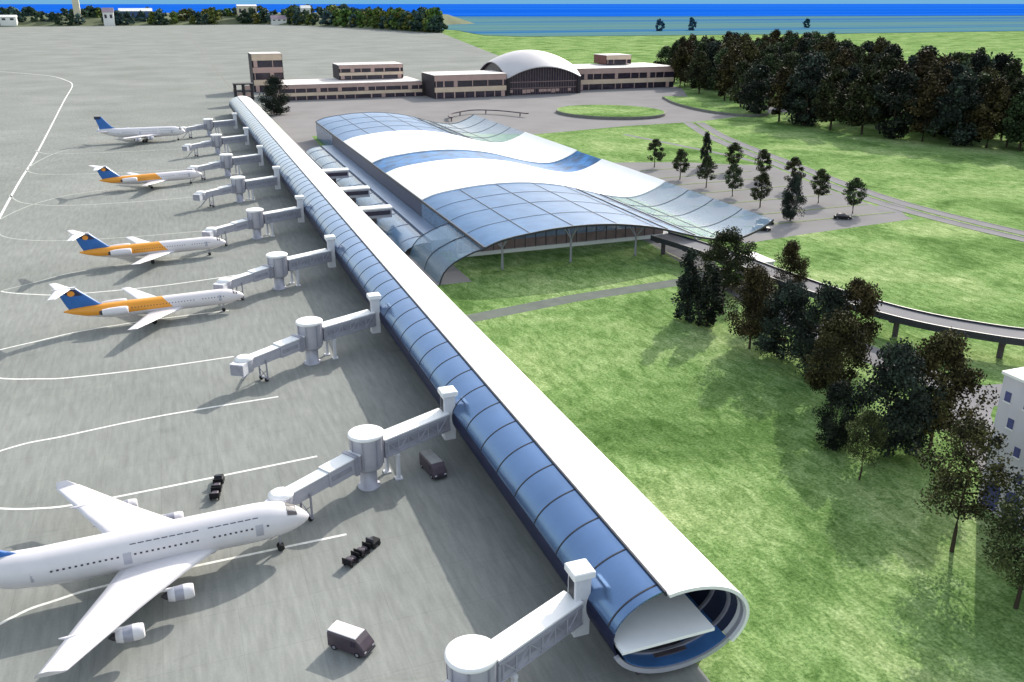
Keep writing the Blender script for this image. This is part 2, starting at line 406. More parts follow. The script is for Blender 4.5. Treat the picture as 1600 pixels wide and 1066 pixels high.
# painted lines on the apron
LINES = [([(-145.8, 977.9), (-120, 942), (-95, 900), (-80, 850), (-70, 793), (-65.1, 662.6), (-56.4, 437.5), (-54.3, 358), (-52, 294), (-50, 250), (-48, 180), (-46, 60)], .75, 'line_paint'),
         ([(-52, 61), (-36, 78), (-23.3, 88.7), (-18.1, 91.0), (-11, 92.0), (13.4, 92.6)], .42, 'line_paint'),
         ([(-46, 130), (-36, 119), (-26.7, 113.9), (-22.1, 112.2), (-17.7, 111.6), (-7.7, 112.1), (13.2, 113.7)], .42, 'line_paint'),
         ([(-48, 120), (-29.1, 131.3), (-20.9, 133.2), (-7.6, 135.5), (10.5, 136.4)], .42, 'line_paint'),
         ([(-48, 182), (-41, 168), (-33.3, 161), (-27, 158.3), (-22, 157), (-9.6, 156.5), (5, 157.2)], .42, 'line_paint'),
         ([(-49, 164), (-42, 171.5), (-35.3, 175.8), (-29.1, 178.5), (-21.6, 181.6), (-8, 183.8), (6, 184.3)], .42, 'line_paint'),
         ([(-50, 240), (-46, 224), (-40.8, 216), (-33.8, 211), (-25.9, 208.1), (-7.4, 207.7), (11.3, 210.7)], .42, 'line_paint'),
         ([(-50, 204), (-46, 210), (-40.8, 216), (-33.6, 221.2), (-27.4, 226), (-15, 230), (4, 231)], .45, 'line_worn'),
         ([(-52, 292), (-48.8, 274), (-41.4, 265.1), (-29.8, 260), (-12, 258.5), (8, 259)], .5, 'line_worn'),
         ([(-54.2, 333.8), (-49.8, 321), (-43.4, 313.7), (-33.7, 309), (-15, 307.5), (6, 309)], .55, 'line_worn'),
         ([(-51.7, 294.9), (-48.1, 307.5), (-43, 318), (-34, 328), (-20, 333), (2, 334)], .5, 'line_worn'),
         ([(-55.5, 386), (-49.7, 374), (-34, 368), (-14, 366), (4, 366)], .55, 'line_worn'),
         ([(-57.8, 438), (-52.9, 427), (-45, 423), (-20, 420), (4, 420)], .6, 'line_worn'),
         ([(-55, 391), (-52, 412), (-46, 432), (-32, 446), (2, 449)], .55, 'line_worn')]
for pts, wd, mt in LINES:
    structure(ribbon(spline(pts, 8), wd, .02).obj('taxi_line', mt))
structure(ribbon([(44, 620), (45.7, 1025), (52, 1983), (54, 2600)], 1.5, .02).obj('apron_joint', 'dark_joint'))

# far fields, blue haze painted into them, then the open sea to the horizon
mb = MB(); mb.poly([(300, 3300), (620, 2900), (650, 2100), (600, 1760), (640, 1660), (865, 1630), (1290, 1590), (1840, 1590), (3000, 1560), (9000, 1300), (9000, 3000), (4500, 3600), (2260, 4190), (1000, 4700), (-2500, 5200), (-9000, 6000), (-9000, 3600), (-500, 3500)], .6, .6)
structure(mb.obj('far_fields', 'hazed_fields'))
mb = MB(); mb.poly([(-60000, 6500), (-9000, 5600), (-2500, 4900), (1000, 4400), (2260, 3950), (4500, 3450), (9000, 2800), (60000, -2800), (60000, 61500), (-60000, 61500)], 1.6, 1.6)
structure(mb.obj('sea', 'sea_blue'))

# ------------------------------------------------------------------ trees
def leaf_mesh(name, n, size, shape, mat, seed, clumps=40):
    """many leaf-sized quads gathered in clumps through the crown volume; unit crown height 1 (z 0..1), radius about 1 in shape()"""
    g = np.random.default_rng(seed)
    cz = g.uniform(.03, 1., clumps); ca = g.uniform(0, 2 * np.pi, clumps); cr = np.sqrt(g.uniform(.1, 1., clumps))
    rad = np.array([shape(z) for z in cz]) * (.78 + .3 * g.random(clumps))
    cen = np.stack([cr * rad * np.cos(ca), cr * rad * np.sin(ca), cz], 1)
    csz = g.uniform(.09, .19, clumps)
    tone0 = g.uniform(.15, .8, clumps)
    k = g.integers(0, clumps, n)
    d = g.normal(size=(n, 3)); d /= np.linalg.norm(d, axis=1)[:, None]
    p = cen[k] + d * (csz[k] * g.random(n) ** .45)[:, None] * np.array([1, 1, .8]) * np.array([shape.w, shape.w, 1.])
    p[:, 2] = np.maximum(p[:, 2], .0)
    nn = d * .6 + g.normal(size=(n, 3)) * .6; nn /= np.linalg.norm(nn, axis=1)[:, None]
    t = np.cross(nn, g.normal(size=(n, 3))); t /= np.linalg.norm(t, axis=1)[:, None]
    b = np.cross(nn, t); s = size * g.uniform(.55, 1.25, n)
    a = t * s[:, None] * .5; c = b * (s * .38)[:, None]
    V = np.stack([p - a, p - c * 1., p + a, p + c], 1).reshape(-1, 3)
    me = bpy.data.meshes.new(name)
    me.vertices.add(4 * n); me.vertices.foreach_set('co', V.ravel())
    me.loops.add(4 * n); me.loops.foreach_set('vertex_index', np.arange(4 * n))
    me.polygons.add(n); me.polygons.foreach_set('loop_start', np.arange(0, 4 * n, 4)); me.polygons.foreach_set('loop_total', np.full(n, 4))
    at = me.attributes.new('tone', 'FLOAT', 'FACE')
    at.data.foreach_set('value', np.clip(tone0[k] + g.normal(size=n) * .16, 0, 1))
    me.materials.append(MATS[mat]); me.update(); me.validate()
    return me
class Shape:
    def __init__(s, pts, w): s.pts = pts; s.w = w
    def __call__(s, z):
        return float(np.interp(z, [p[0] for p in s.pts], [p[1] for p in s.pts]))
OVATE = Shape([(0, .12), (.15, .27), (.4, .33), (.7, .25), (.9, .13), (1, .03)], .75)
ROUND = Shape([(0, .18), (.2, .38), (.5, .44), (.8, .32), (1, .08)], .95)
COLUMN = Shape([(0, .10), (.15, .17), (.5, .185), (.8, .12), (1, .02)], .42)
OPEN = Shape([(0, .16), (.2, .36), (.45, .44), (.7, .36), (.9, .18), (1, .04)], 1.)
def trunk_mesh(name, limbs, shape, seed, h0=.22):
    """unit tree: total height 1, crown starts at h0"""
    g = random.Random(seed); mb = MB()
    top = .86; pts = [(0, 0, 0)]; 
    for i in range(1, 6): pts.append((g.uniform(-.012, .012), g.uniform(-.012, .012), top * i / 5))
    mb.tube([(0, 0, -.01)] + pts, [.026, .021, .017, .014, .011, .007, .003], 8)
    for i in range(limbs):
        z = h0 + (top - h0) * (i + .3) / limbs * .9; a = i * 2.4 + g.uniform(-.4, .4)
        rr = shape((z - h0) / (1 - h0) + .12) * .8 * (1 - h0)
        e = (rr * math.cos(a), rr * math.sin(a), z + .11 + g.uniform(-.02, .04))
        mb.tube([(0, 0, z), (e[0] * .5, e[1] * .5, z + .04), e], [.0085, .0055, .002], 5)
    return mb.mesh(name, 'bark')
KINDS = {}
def tree_kind(key, shape, mat, n, size, seed, clumps, limbs=9, h0=.22, variants=2):
    KINDS[key] = [(leaf_mesh('crown', n, size, shape, mat, seed + i, clumps), trunk_mesh('trunk', limbs, shape, seed + i, h0), h0) for i in range(variants)]
tree_kind('forest_dark', OVATE, 'leaf_dark', 5200, .05, 11, 46, 6, .14, 3)
tree_kind('forest_brown', OVATE, 'leaf_brown', 5200, .05, 21, 46, 6, .16, 3)
tree_kind('forest_round', ROUND, 'leaf_black', 5200, .05, 31, 50, 6, .03, 2)
tree_kind('park', OVATE, 'leaf_dark', 4500, .048, 41, 40, 8, .24, 2)
tree_kind('cypress', COLUMN, 'leaf_black', 6000, .036, 51, 60, 6, .03, 2)
tree_kind('grove_brown', OPEN, 'leaf_brown', 12000, .034, 61, 70, 12, .16, 3)
tree_kind('grove_olive', OPEN, 'leaf_olive', 12000, .034, 66, 66, 12, .16, 2)
tree_kind('grove_dark', ROUND, 'leaf_dark', 12000, .034, 71, 74, 12, .06, 2)
tree_kind('grove_black', ROUND, 'leaf_black', 13000, .035, 81, 80, 10, .04, 2)
tree_kind('loose', OPEN, 'leaf_olive', 8000, .028, 91, 58, 16, .26, 2)
tree_kind('far', ROUND, 'leaf_far_haze', 800, .17, 101, 26, 3, .08, 2)
tree_kind('shore', ROUND, 'leaf_shore_haze', 900, .17, 131, 30, 3, .02, 2)
tree_kind('far_light', ROUND, 'leaf_far_light', 800, .17, 111, 26, 3, .08, 2)
def tree(name, kind, x, y, h, wscale, label, cat='tree', group=None, z=0., rz=None, var=None):
    lst = KINDS[kind]; cm, tm, h0 = lst[rnd.randrange(len(lst)) if var is None else var % len(lst)]
    t = thing(name, label, cat, (x, y, z), rnd.uniform(0, 6.28) if rz is None else rz, group, (h * wscale, h * wscale, h))
    o = bpy.data.objects.new('trunk', tm); COL.objects.link(o); o.parent = t
    c = bpy.data.objects.new('crown', cm); COL.objects.link(c); c.parent = t
    c.location = (0, 0, h0); c.scale = (1, 1, 1 - h0)
    return t

# grove by the ramp: (x, y, height, width, kind, name, label)
GROVE = [(92.4, 145.6, 13.0, 1.0, 'cypress', 'cypress', 'dark slender cypress at the left end of the grove, beside the grey path'),
         (94.3, 140.9, 11.5, 1.1, 'cypress', 'cypress', 'shorter dark cypress just right of the slender cypress at the grove end'),
         (95, 127.5, 14.0, .66, 'grove_brown', 'broadleaf_tree', 'reddish brown tree right of the two cypresses at the grove edge'),
         (110.5, 159.5, 12.5, .9, 'grove_dark', 'broadleaf_tree', 'dark green tree below the glass canopy tip, before the white ramp pier'),
         (119.3, 148.7, 11.5, .62, 'grove_brown', 'broadleaf_tree', 'brown crowned tree standing beyond the elevated ramp'),
         (103, 136, 10., .8, 'grove_olive', 'broadleaf_tree', 'low olive tree in front of the ramp, behind the reddish brown tree'),
         (97.5, 121.0, 13.0, .75, 'grove_black', 'conifer', 'blackish green conifer behind the reddish brown grove tree'),
         (98.5, 112.4, 14.5, .62, 'grove_black', 'conifer', 'tall blackish conifer in the middle of the grove'),
         (106.5, 114.2, 15.0, .55, 'grove_brown', 'broadleaf_tree', 'tall brown tree with its crown rising above the ramp deck'),
         (92.3, 101.5, 14.5, .62, 'grove_olive', 'broadleaf_tree', 'orange olive tree in the grove front, left of the blackest crown'),
         (83.5, 90.3, 9.0, .62, 'grove_black', 'bush', 'low black bush at the front foot of the grove'),
         (89.5, 85.8, 15.0, .72, 'grove_black', 'broadleaf_tree', 'blackest and widest crown of the grove'),
         (96.5, 85.2, 15.5, .66, 'grove_brown', 'broadleaf_tree', 'dark brown tree at the right end of the dense grove, trunk bare'),
         (80.5, 81.3, 9.5, .62, 'loose', 'young_tree', 'small thin tree with bare trunk before the dense grove'),
         (79.1, 64.1, 15.5, .72, 'loose', 'loose_tree', 'tall loose tree on the lawn before the white house'),
         (77.3, 53.7, 15.0, .72, 'loose', 'loose_tree', 'loose tree on the lawn at the right picture edge, nearest to the viewer')]
for x, y, h, wd, kind, nm, lb in GROVE: tree(nm, kind, x, y, h * 1.06, wd * (1.18 if kind != 'loose' else 1.05), lb, 'bush' if nm == 'bush' else 'tree', 'trees of the grove beside the ramp')

# parking trees
PARK = [(174, 305), (170, 279), (193, 299), (171, 263), (198, 287), (171, 247), (198, 269), (169.5, 229.5), (197, 250), (191, 228.5), (191, 212.5)]
pn = ['far row tree, leftmost in the parking lot', 'second tree of the near row from the left', 'tall black cypress tree', 'third tree of the near row from the left, before the cypress',
      'second tree of the far row, right of the cypress', 'fourth tree of the near row', 'third tree of the far row, by the road', 'fifth tree of the near row',
      'fourth tree of the far row, behind the black bush', 'fifth tree of the far row', 'last tree of the far row, at the lot corner']
for i, (x, y) in enumerate(PARK):
    if i == 2: tree('cypress', 'cypress', x, y, 12.5, 1.0, 'tall black cypress standing among the parking lot trees', 'tree', 'trees in the parking lot')
    else:
        wl = {0: 'leftmost oval dark tree of the parking lot', 1: 'oval dark tree second from the left in the parking lot', 3: 'oval dark tree directly in front of the black cypress in the parking lot',
              4: 'oval dark tree right of the black cypress, by the access road', 5: 'oval dark tree fourth in the near row of the parking lot', 6: 'oval dark tree third in the roadside row of the parking lot',
              7: 'oval dark tree fifth in the near row, next to the black bush', 8: 'oval dark tree right above the black bush in the parking lot', 9: 'oval dark tree right of the black bush, by the roadside',
              10: 'rightmost oval dark tree of the parking lot, by the parked car'}[i]
        tree('oval_tree', 'park', x, y, 10.4, 1.0, wl, 'tree', 'trees in the parking lot')
tree('clipped_bush', 'grove_black', 167, 211, 12.5, .62, 'black oval bush standing near the canopy tip in the parking lot', 'bush')

tree('black_tree', 'grove_black', 56.5, 535, 20, 1.0, 'big black tree at the far end of the glass pier', 'tree')
tree('black_tree', 'grove_black', 366, 640, 14, .9, 'small black tree behind the right end of the old terminal', 'tree')

# forest belt
front = [(383, 665), (366, 610), (352, 560), (337, 505), (322, 465), (313, 436), (308, 408), (309, 388), (311, 370), (315, 352), (319, 336), (324, 322), (330, 309), (336, 297), (343, 286), (350, 275), (358, 262)]
fk = ['forest_dark', 'forest_brown', 'forest_dark', 'forest_brown', 'forest_dark', 'forest_round', 'forest_brown', 'forest_round', 'forest_dark', 'forest_dark', 'forest_round', 'forest_brown', 'forest_round', 'forest_brown', 'forest_dark', 'forest_round', 'forest_brown']
desc = {'forest_dark': 'dark green', 'forest_brown': 'brownish', 'forest_round': 'black rounded'}
for i, ((x, y), k) in enumerate(zip(front, fk)):
    tree('forest_tree', k, x, y, 25 + 4 * rnd.random() + (2 if i > 6 else 0), .92 + .2 * rnd.random(), '%s tree on the lawn edge of the forest, %s from the left' % (desc[k], ordinal(i, 17)), 'tree', 'front row of the forest')
placed = list(front); cnt = 0; tries = 0
fx = [p[1] for p in front][::-1]; fxx = [p[0] for p in front][::-1]
while cnt < 150 and tries < 9000:
    tries += 1
    y = rnd.uniform(265, 760); x0 = float(np.interp(y, fx, fxx)); dep = 130 if y < 520 else 130 + (y - 520) * .22
    x = x0 + 6 + rnd.random() * dep
    if y > 690 and x < 440: continue
    if min((x - a) ** 2 + (y - b) ** 2 for a, b in placed) < 9.2 ** 2: continue
    placed.append((x, y)); cnt += 1
    k = rnd.choice(['forest_dark', 'forest_dark', 'forest_brown', 'forest_brown', 'forest_round'])
    tree('forest_tree', k, x, y, rnd.uniform(26, 35), rnd.uniform(.75, 1.), 'tall %s tree inside the dense forest belt right of the old terminal' % desc[k], 'tree', 'inner %s trees of the forest' % desc[k])
# lone trees out on the shore
for i, (x, y, h, lb) in enumerate([(1065, 1880, 24, 'leftmost lone round tree on the far shore'), (1160, 1898, 26, 'larger lone round tree on the far shore, middle one'), (1557, 1990, 21, 'rightmost lone round tree on the far shore')]):
    tree('lone_tree', 'shore', x, y, h, .95, lb, 'tree', 'lone trees on the far shore')

# far bank with the town and its tree line
edge = [(-2100, 2520), (-900, 2780), (-430, 2860), (0, 2890), (300, 2900), (430, 2560), (520, 2200), (566, 1940)]
def bank_z(d): return 30 * min(1, max(0, d / 170.)) ** .8
sp = spline(edge, 6)
def off_k(d):
    full = [offset(sp, d * k) for k in (1., .8, .6, .45, .3, .2, .12, .06, .02)]
    return [full[max(0, min(8, i - (len(sp) - 14)))][i] if i >= len(sp) - 14 else full[0][i] for i in range(len(sp))]
rings = [[(*off_k(d)[i], bank_z(d) * (1 if i < len(sp) - 14 else max(0, len(sp) - 1 - i) / 14) + .05) for i in range(len(sp))] for d in (0, 40, 90, 140, 190, 420)]
rings.append([(p[0], p[1], 0.) for p in [(*off_k(520)[i], 0) for i in range(len(sp))]])
mb = MB(); mb.loft(rings, 0, False, False, True); structure(mb.obj('hill', 'bank_soil'))
tl = {'far': 'dark haze-blue tree in the tree line along the far edge of the apron', 'far_light': 'yellow green tree in the tree line along the far edge of the apron'}
for i in range(170):
    t = (i + rnd.uniform(-.3, .3)) / 170 * (len(sp) - 1) * .995; t = min(max(t, 0), len(sp) - 1.001)
    t = 11.2 + t * (len(sp) - 12.4) / (len(sp) - 1)
    a = int(t); f = t - a; d = rnd.choice([14, 60, 120, 160]) + rnd.uniform(-8, 8)
    o0, o1 = off_k(d)[a], off_k(d)[a + 1]
    x, y = o0[0] * (1 - f) + o1[0] * f, o0[1] * (1 - f) + o1[1] * f
    z = bank_z(d) * (1 if t < len(sp) - 14 else max(0, len(sp) - 1 - t) / 14) - .5
    k = 'far_light' if rnd.random() < (.55 if x > 20 else .15) else 'far'
    tree('bank_tree', k, x, y, rnd.uniform(30, 48) * (1 if d > 50 else .8) * (1.12 if 300 < x < 500 else 1), rnd.uniform(.9, 1.3), tl[k], 'tree', 'tree line at the far apron edge (%s)' % ('light' if k == 'far_light' else 'dark'))
def gable(name, label, x, y, w_, d_, h, rh, wall, roof, z=12., rz=0., group='town houses beyond the apron', win=True):
    t = thing(name, label, 'house' if w_ < 120 else 'building', (x, y, z), rz, group)
    mb = MB(); mb.box(-w_ / 2, -d_ / 2, -12, w_ / 2, d_ / 2, h); mb.obj('wall', wall, t)
    mb = MB(); e = 1.5
    mb.add([(-w_ / 2 - e, -d_ / 2 - e, h + .02), (w_ / 2 + e, -d_ / 2 - e, h + .02), (w_ / 2 + e, d_ / 2 + e, h + .02), (-w_ / 2 - e, d_ / 2 + e, h + .02), (-w_ / 2 - e, 0, h + rh), (w_ / 2 + e, 0, h + rh)],
           [(0, 1, 5, 4), (2, 3, 4, 5), (0, 4, 3), (1, 2, 5), (0, 3, 2, 1)]); mb.obj('roof', roof, t)
    if win:
        n = max(2, int(w_ / 14))
        for i in range(n):
            cx = -w_ / 2 + w_ * (i + .5) / n
            mb = MB(); mb.box(cx - w_ / n * .22, -d_ / 2 - .3, h * .35, cx + w_ / n * .22, -d_ / 2 + .3, h * .75); mb.obj('window', 'window_dark', t)
    return t
gable('house', 'low blue house at the far left end of the tree line', -455, 2895, 46, 40, 20, 8, 'town_blue', 'town_blue')
gable('house', 'white stepped house right of the blue house behind the apron', -385, 2890, 40, 34, 13, 5, 'town_white', 'town_white')
gable('house', 'white gabled house with dark window in the middle of the tree line', -132, 2885, 28, 36, 24, 12, 'town_white', 'town_mauve')
gable('hall', 'long dark blue hall with pale roof among the far trees', -62, 3000, 90, 40, 24, 8, 'town_blue', 'town_white', 14)
gable('house', 'wide cream block at the far tree line, above the old terminal tower', 255, 2990, 56, 40, 30, 4, 'town_cream', 'town_white', 22)
gable('house', 'low mauve house with plum roof in the far tree line', 335, 2880, 44, 30, 8, 10, 'town_white', 'town_mauve', 8)
gable('house', 'small white house on the far hill right of the cream block', 405, 2800, 26, 26, 22, 8, 'town_white', 'town_white', 24)
t = thing('town_tower', 'slim cream tower rising above the far tree line', 'tower', (-218, 2980, 20), 0)
mb = MB(); mb.box(-9, -9, -15, 9, 9, 58); mb.obj('shaft', 'town_cream', t)
mb = MB(); mb.loft([[(-10, -10, 58.02), (10, -10, 58.02), (10, 10, 58.02), (-10, 10, 58.02)], [(-1, -1, 68), (1, -1, 68), (1, 1, 68), (-1, 1, 68)]], 0, True); mb.obj('roof', 'town_mauve', t)

# ------------------------------------------------------------------ the glass pier (long elliptical tube)
CX, CZ, A, B = 38.5, 5.5, 7.0, 4.5
Y0, Y1 = 58., 546.
def ell(deg, k=0.):
    a = R(deg); return (CX + (A - k) * math.cos(a), CZ + (B - k) * math.sin(a))
pier = thing('glass_pier', 'long tubular passenger pier with white roof shell and blue glass side', 'pier', (CX, (Y0 + Y1) / 2, 0))
pier_off = Matrix.Translation((-CX, -(Y0 + Y1) / 2, 0))
def pobj(mb, name, mats, label=None):
    o = mb.obj(name, mats, pier, label); o.data.transform(pier_off); return o
def shell(a0, a1, k0, k1, y0, y1, n=40):
    """thick shell sector between angles, as a closed solid"""
    out = [ell(a0 + (a1 - a0) * i / n, k0) for i in range(n + 1)]; inn = [ell(a0 + (a1 - a0) * i / n, k1) for i in range(n + 1)]
    mb = MB(); m = n + 1
    for lst in (out, inn):
        mb.add([(x, y, z) for y in (y0, y1) for x, z in lst], [(i, i + 1, m + i + 1, m + i) for i in range(n)], 0, True)
    for yy in (y0, y1):
        mb.add([(x, yy, z) for x, z in out] + [(x, yy, z) for x, z in inn], [(i, i + 1, m + i + 1, m + i) for i in range(n)], 0)
    for k in (0, n):
        mb.add([(out[k][0], y0, out[k][1]), (inn[k][0], y0, inn[k][1]), (inn[k][0], y1, inn[k][1]), (out[k][0], y1, out[k][1])], [(0, 1, 2, 3)], 0)
    return mb
pobj(shell(-38, 105, -.18, .18, Y0 - .9, Y1 + .3), 'roof_shell', 'white_shell')
pobj(shell(106.2, 168, 0, .16, Y0, Y1), 'glass_side', 'glass_pier')
pobj(shell(168.2, 236, 0, .2, Y0, Y1), 'shade_skirt', 'navy_shade')  # dark lower end of the glass reflections, put in as navy colour
pobj(shell(236.2, 321, 0, .22, Y0, Y1), 'belly', 'pale_metal')
pobj(shell(104.9, 106.4, -.26, .30, Y0 - .4, Y1 + .2, 3), 'seam_gutter', 'dark_steel')
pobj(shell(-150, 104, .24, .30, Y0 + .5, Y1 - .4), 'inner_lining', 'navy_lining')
y = 59.1; k = 0
while y < Y1 - 1:
    pobj(shell(106.6, 168, -.05, .0, y - .085, y + .085, 24), 'rib', 'dark_steel'); y += 6.1
for yy in (59.6, 62.2, 66.5, 72.):
    pobj(shell(-150, 100, .34, .62, yy - .16, yy + .16, 30), 'inner_ring', 'mid_metal')
# floor deck with a brown fascia and soffit, blue inner gutter below it
mb = MB(); mb.box(31.95, Y0 - 1.3, 5.0, 41.6, Y1 - 1, 5.32); pobj(mb, 'floor_deck', 'floor_white')
mb = MB(); mb.box(33.2, Y0 + .3, 3.6, 41.2, Y1 - 1, 4.98); pobj(mb, 'deck_fascia', 'soffit_brown')
pobj(shell(-148, -38, .34, .40, Y0 - .3, Y1 - 1), 'lower_gutter', 'blue_lining')
pobj(shell(-160, 30, -.22, .26, Y0 - .5, Y0 - .05), 'end_ring', 'pale_metal')
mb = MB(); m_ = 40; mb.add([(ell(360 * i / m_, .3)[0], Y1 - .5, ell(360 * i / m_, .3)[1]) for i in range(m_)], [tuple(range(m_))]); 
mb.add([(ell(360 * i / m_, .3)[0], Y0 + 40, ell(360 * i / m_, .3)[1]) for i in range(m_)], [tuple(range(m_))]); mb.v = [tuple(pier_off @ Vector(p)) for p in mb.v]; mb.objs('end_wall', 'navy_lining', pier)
yy = 60.5
while yy < Y1:
    mb = MB(); mb.box(CX - 3.6, yy - 1.6, 0, CX + 3.6, yy + 1.6, 1.55); pobj(mb, 'support_pier', 'plum_pier'); yy += 30.5
# tapered nose cap of the far end
mb = MB(); mb.box(CX - 2.2, Y1 + .4, 0, CX + 2.2, Y1 + 7, 8.6); pobj(mb, 'end_block', 'white_shell')

# dark stair tower at the pier's far end
t = thing('stair_tower', 'black frame stair tower with white panels at the far end of the glass pier', 'tower', (44, 596, 0))
mb = MB()
for x in (-5, 0, 5):
    for y in (-3, 3): mb.box(x - .7, y - .7, 0, x + .7, y + .7, 12.5)
mb.obj('frame', 'black_wall', t)
for z in (.1, 4.3, 8.4, 12.52):
    mb = MB(); mb.box(-6, -4, z, 6, 4, z + .7); mb.obj('floor_slab', 'black_wall', t)
for z, x0, x1 in ((1.3, -4, -.9), (5.6, -4, -.9), (5.6, .9, 4), (9.6, .9, 4.)):
    mb = MB(); mb.box(x0, -2.9, z, x1, -2.6, z + 2.2); mb.obj('panel', 'pink_wall', t)

# ------------------------------------------------------------------ boarding bridges
def make_bridge():
    t = thing('boarding_bridge', '-', 'boarding bridge', (18.3, 58.6, 0), 0, 'boarding bridges along the glass pier')
    mb = MB(); mb.lathe([(1.5, 0), (1.5, .25), (1.12, .3), (1.12, 3.05)], 28); mb.obj('column', 'pale_metal', t)
    mb = MB(); mb.lathe([(1.5, 2.75), (1.95, 3.1), (2.05, 3.4), (2.15, 7.55)], 36); r_ = mb.obj('rotunda', 'pale_metal', t)
    mb = MB(); mb.lathe([(2.2, 7.5), (2.34, 7.62), (2.34, 7.9), (2.2, 8.0)], 36); mb.obj('roof_disc', 'white_shell', r_)
    mb = MB()
    for a in (160, 200, 20, 340, 245, 295):
        c, s_ = math.cos(R(a)), math.sin(R(a)); mb.beam((2.12 * c, 2.12 * s_, 3.5), (2.17 * c, 2.17 * s_, 7.4), .2, .09, 0, (c, s_, 0))
    mb.objs('seam_rib', 'mid_metal', r_)
    # fixed arm to the pier
    p, q = Vector((1.9, .9, 5.0)), Vector((12.2, 5.7, 5.0)); d = (q - p).normalized(); sd = Vector((d.y, -d.x, 0))
    mb = MB(); mb.beam(p, q, 2.3, 2.5); arm = mb.obj('fixed_arm', 'pale_metal', t)
    mb = MB(); mb.beam(p + Vector((0, 0, 1.37)), q + Vector((0, 0, 1.37)), 2.5, .2); mb.obj('arm_roof', 'white_shell', arm)
    for s_ in (1, -1):
        mb = MB(); n = 6; L = (q - p).length
        for i in range(n):
            a = p + d * (.5 + i * (L - 1) / n) + sd * s_ * 1.2; b = p + d * (.5 + (i + 1) * (L - 1) / n) + sd * s_ * 1.2
            zl, zh = Vector((0, 0, -.95)), Vector((0, 0, .85))
            mb.beam(a + (zl if i % 2 else zh), b + (zh if i % 2 else zl), .13, .13); mb.beam(a + zl, a + zh, .12, .12)
        mb.beam(p + sd * s_ * 1.2 + Vector((0, 0, -1.05)), q + sd * s_ * 1.2 + Vector((0, 0, -1.05)), .16, .2)
        mb.beam(p + sd * s_ * 1.2 + Vector((0, 0, .95)), q + sd * s_ * 1.2 + Vector((0, 0, .95)), .16, .2)
        mb.obj('truss', 'pale_metal', arm)
        mb = MB(); mb.beam(p + d * .8 + sd * s_ * 1.16 + Vector((0, 0, .1)), q - d * .8 + sd * s_ * 1.16 + Vector((0, 0, .1)), .04, .8); mb.obj('window', 'mid_metal', arm)
    # portal leg
    c = p + d * 1.9
    mb = MB()
    for s_ in (1, -1):
        f = c + sd * s_ * 1.25
        mb.beam((f.x, f.y, 0), (f.x, f.y, 3.7), .42, .42, 0, tuple(d)); mb.box(f.x - .5, f.y - .5, 0, f.x + .5, f.y + .5, .18)
    mb.beam(c + sd * 1.5 + Vector((0, 0, -1.45)), c - sd * 1.5 + Vector((0, 0, -1.45)), .5, .36)
    mb.obj('portal_leg', 'white_metal', t)
    # stair box against the pier
    mb = MB(); mb.chamfer_box(12.0, 4.9, 2.2, 13.7, 6.7, 8.9, .08); bx = mb.obj('stair_box', 'white_metal', t)
    mb = MB(); mb.chamfer_box(11.7, 4.6, 8.92, 14.0, 7.0, 9.6, .1); mb.obj('cap', 'white_shell', bx)
    mb = MB(); mb.box(11.96, 5.2, 3.6, 11.995, 6.4, 8.4); mb.obj('shade_sheet', 'dark_steel', bx)  # dark sheet added to colour in the unlit side of the box
    # telescopic arm towards the aircraft
    p, q = Vector((-1.7, -1.0, 4.6)), Vector((-11.2, -6.6, 4.1)); d = (q - p).normalized(); sd = Vector((d.y, -d.x, 0)).normalized()
    m_ = p + d * 5.2
    mb = MB(); mb.beam(p, m_, 2.0, 2.1); mb.beam(m_ - d * .4, q, 1.66, 1.76); ta = mb.obj('telescopic_arm', 'pale_metal', t)
    mb = MB(); mb.beam(p + Vector((0, 0, 1.14)), m_ + Vector((0, 0, 1.14)), 2.15, .16); mb.beam(m_ + Vector((0, 0, .95)), q + Vector((0, 0, .95)), 1.8, .14); mb.obj('arm_roof', 'white_shell', ta)
    mb = MB(); mb.beam(p + d * .5, p + d * 1.1, 2.5, 2.75); mb.obj('collar', 'mid_metal', ta)
    for s_ in (1, -1):
        mb = MB(); mb.beam(p + d * 1.6 + sd * s_ * 1.02, m_ - d * .3 + sd * s_ * 1.02, .05, .7); mb.obj('window', 'mid_metal', ta)
    # cab
    mb = MB(); mb.lathe([(1.35, 2.9), (1.45, 3.1), (1.45, 5.0), (1.25, 5.25)], 16, (q.x - .7, q.y - .4)); cab = mb.obj('cab', 'pale_metal', t)
    mb = MB(); mb.lathe([(1.52, 5.0), (1.55, 5.18), (1.1, 5.5)], 16, (q.x - .7, q.y - .4)); mb.obj('cab_roof', 'white_shell', cab)
    e = Vector((q.x - .7, q.y - .4, 4.0)); g = Vector((-.55, -.83, 0)).normalized()
    mb = MB(); mb.beam(e + g * 1.0, e + g * 2.6, 2.4, 2.0); mb.obj('canopy', 'white_metal', cab)
    mb = MB(); mb.beam(e + g * 2.55, e + g * 2.75, 2.1, 1.7); mb.obj('bellows', 'mid_metal', cab)
    # drive legs with wheels
    c = p + d * 8.4; mb = MB()
    for s_ in (1, -1):
        f = c + sd * s_ * 1.05; mb.beam((f.x, f.y, .55), (f.x, f.y, c.z - .2), .2, .2, 0, tuple(d))
        mb.beam((f.x, f.y, 2.2), (c.x - sd.x * s_ * .9, c.y - sd.y * s_ * .9, .6), .1, .1)
    mb.beam(c + sd * 1.2 + Vector((0, 0, -c.z + .6)), c - sd * 1.2 + Vector((0, 0, -c.z + .6)), .35, .3)
    lg = mb.obj('drive_leg', 'mid_metal', t)
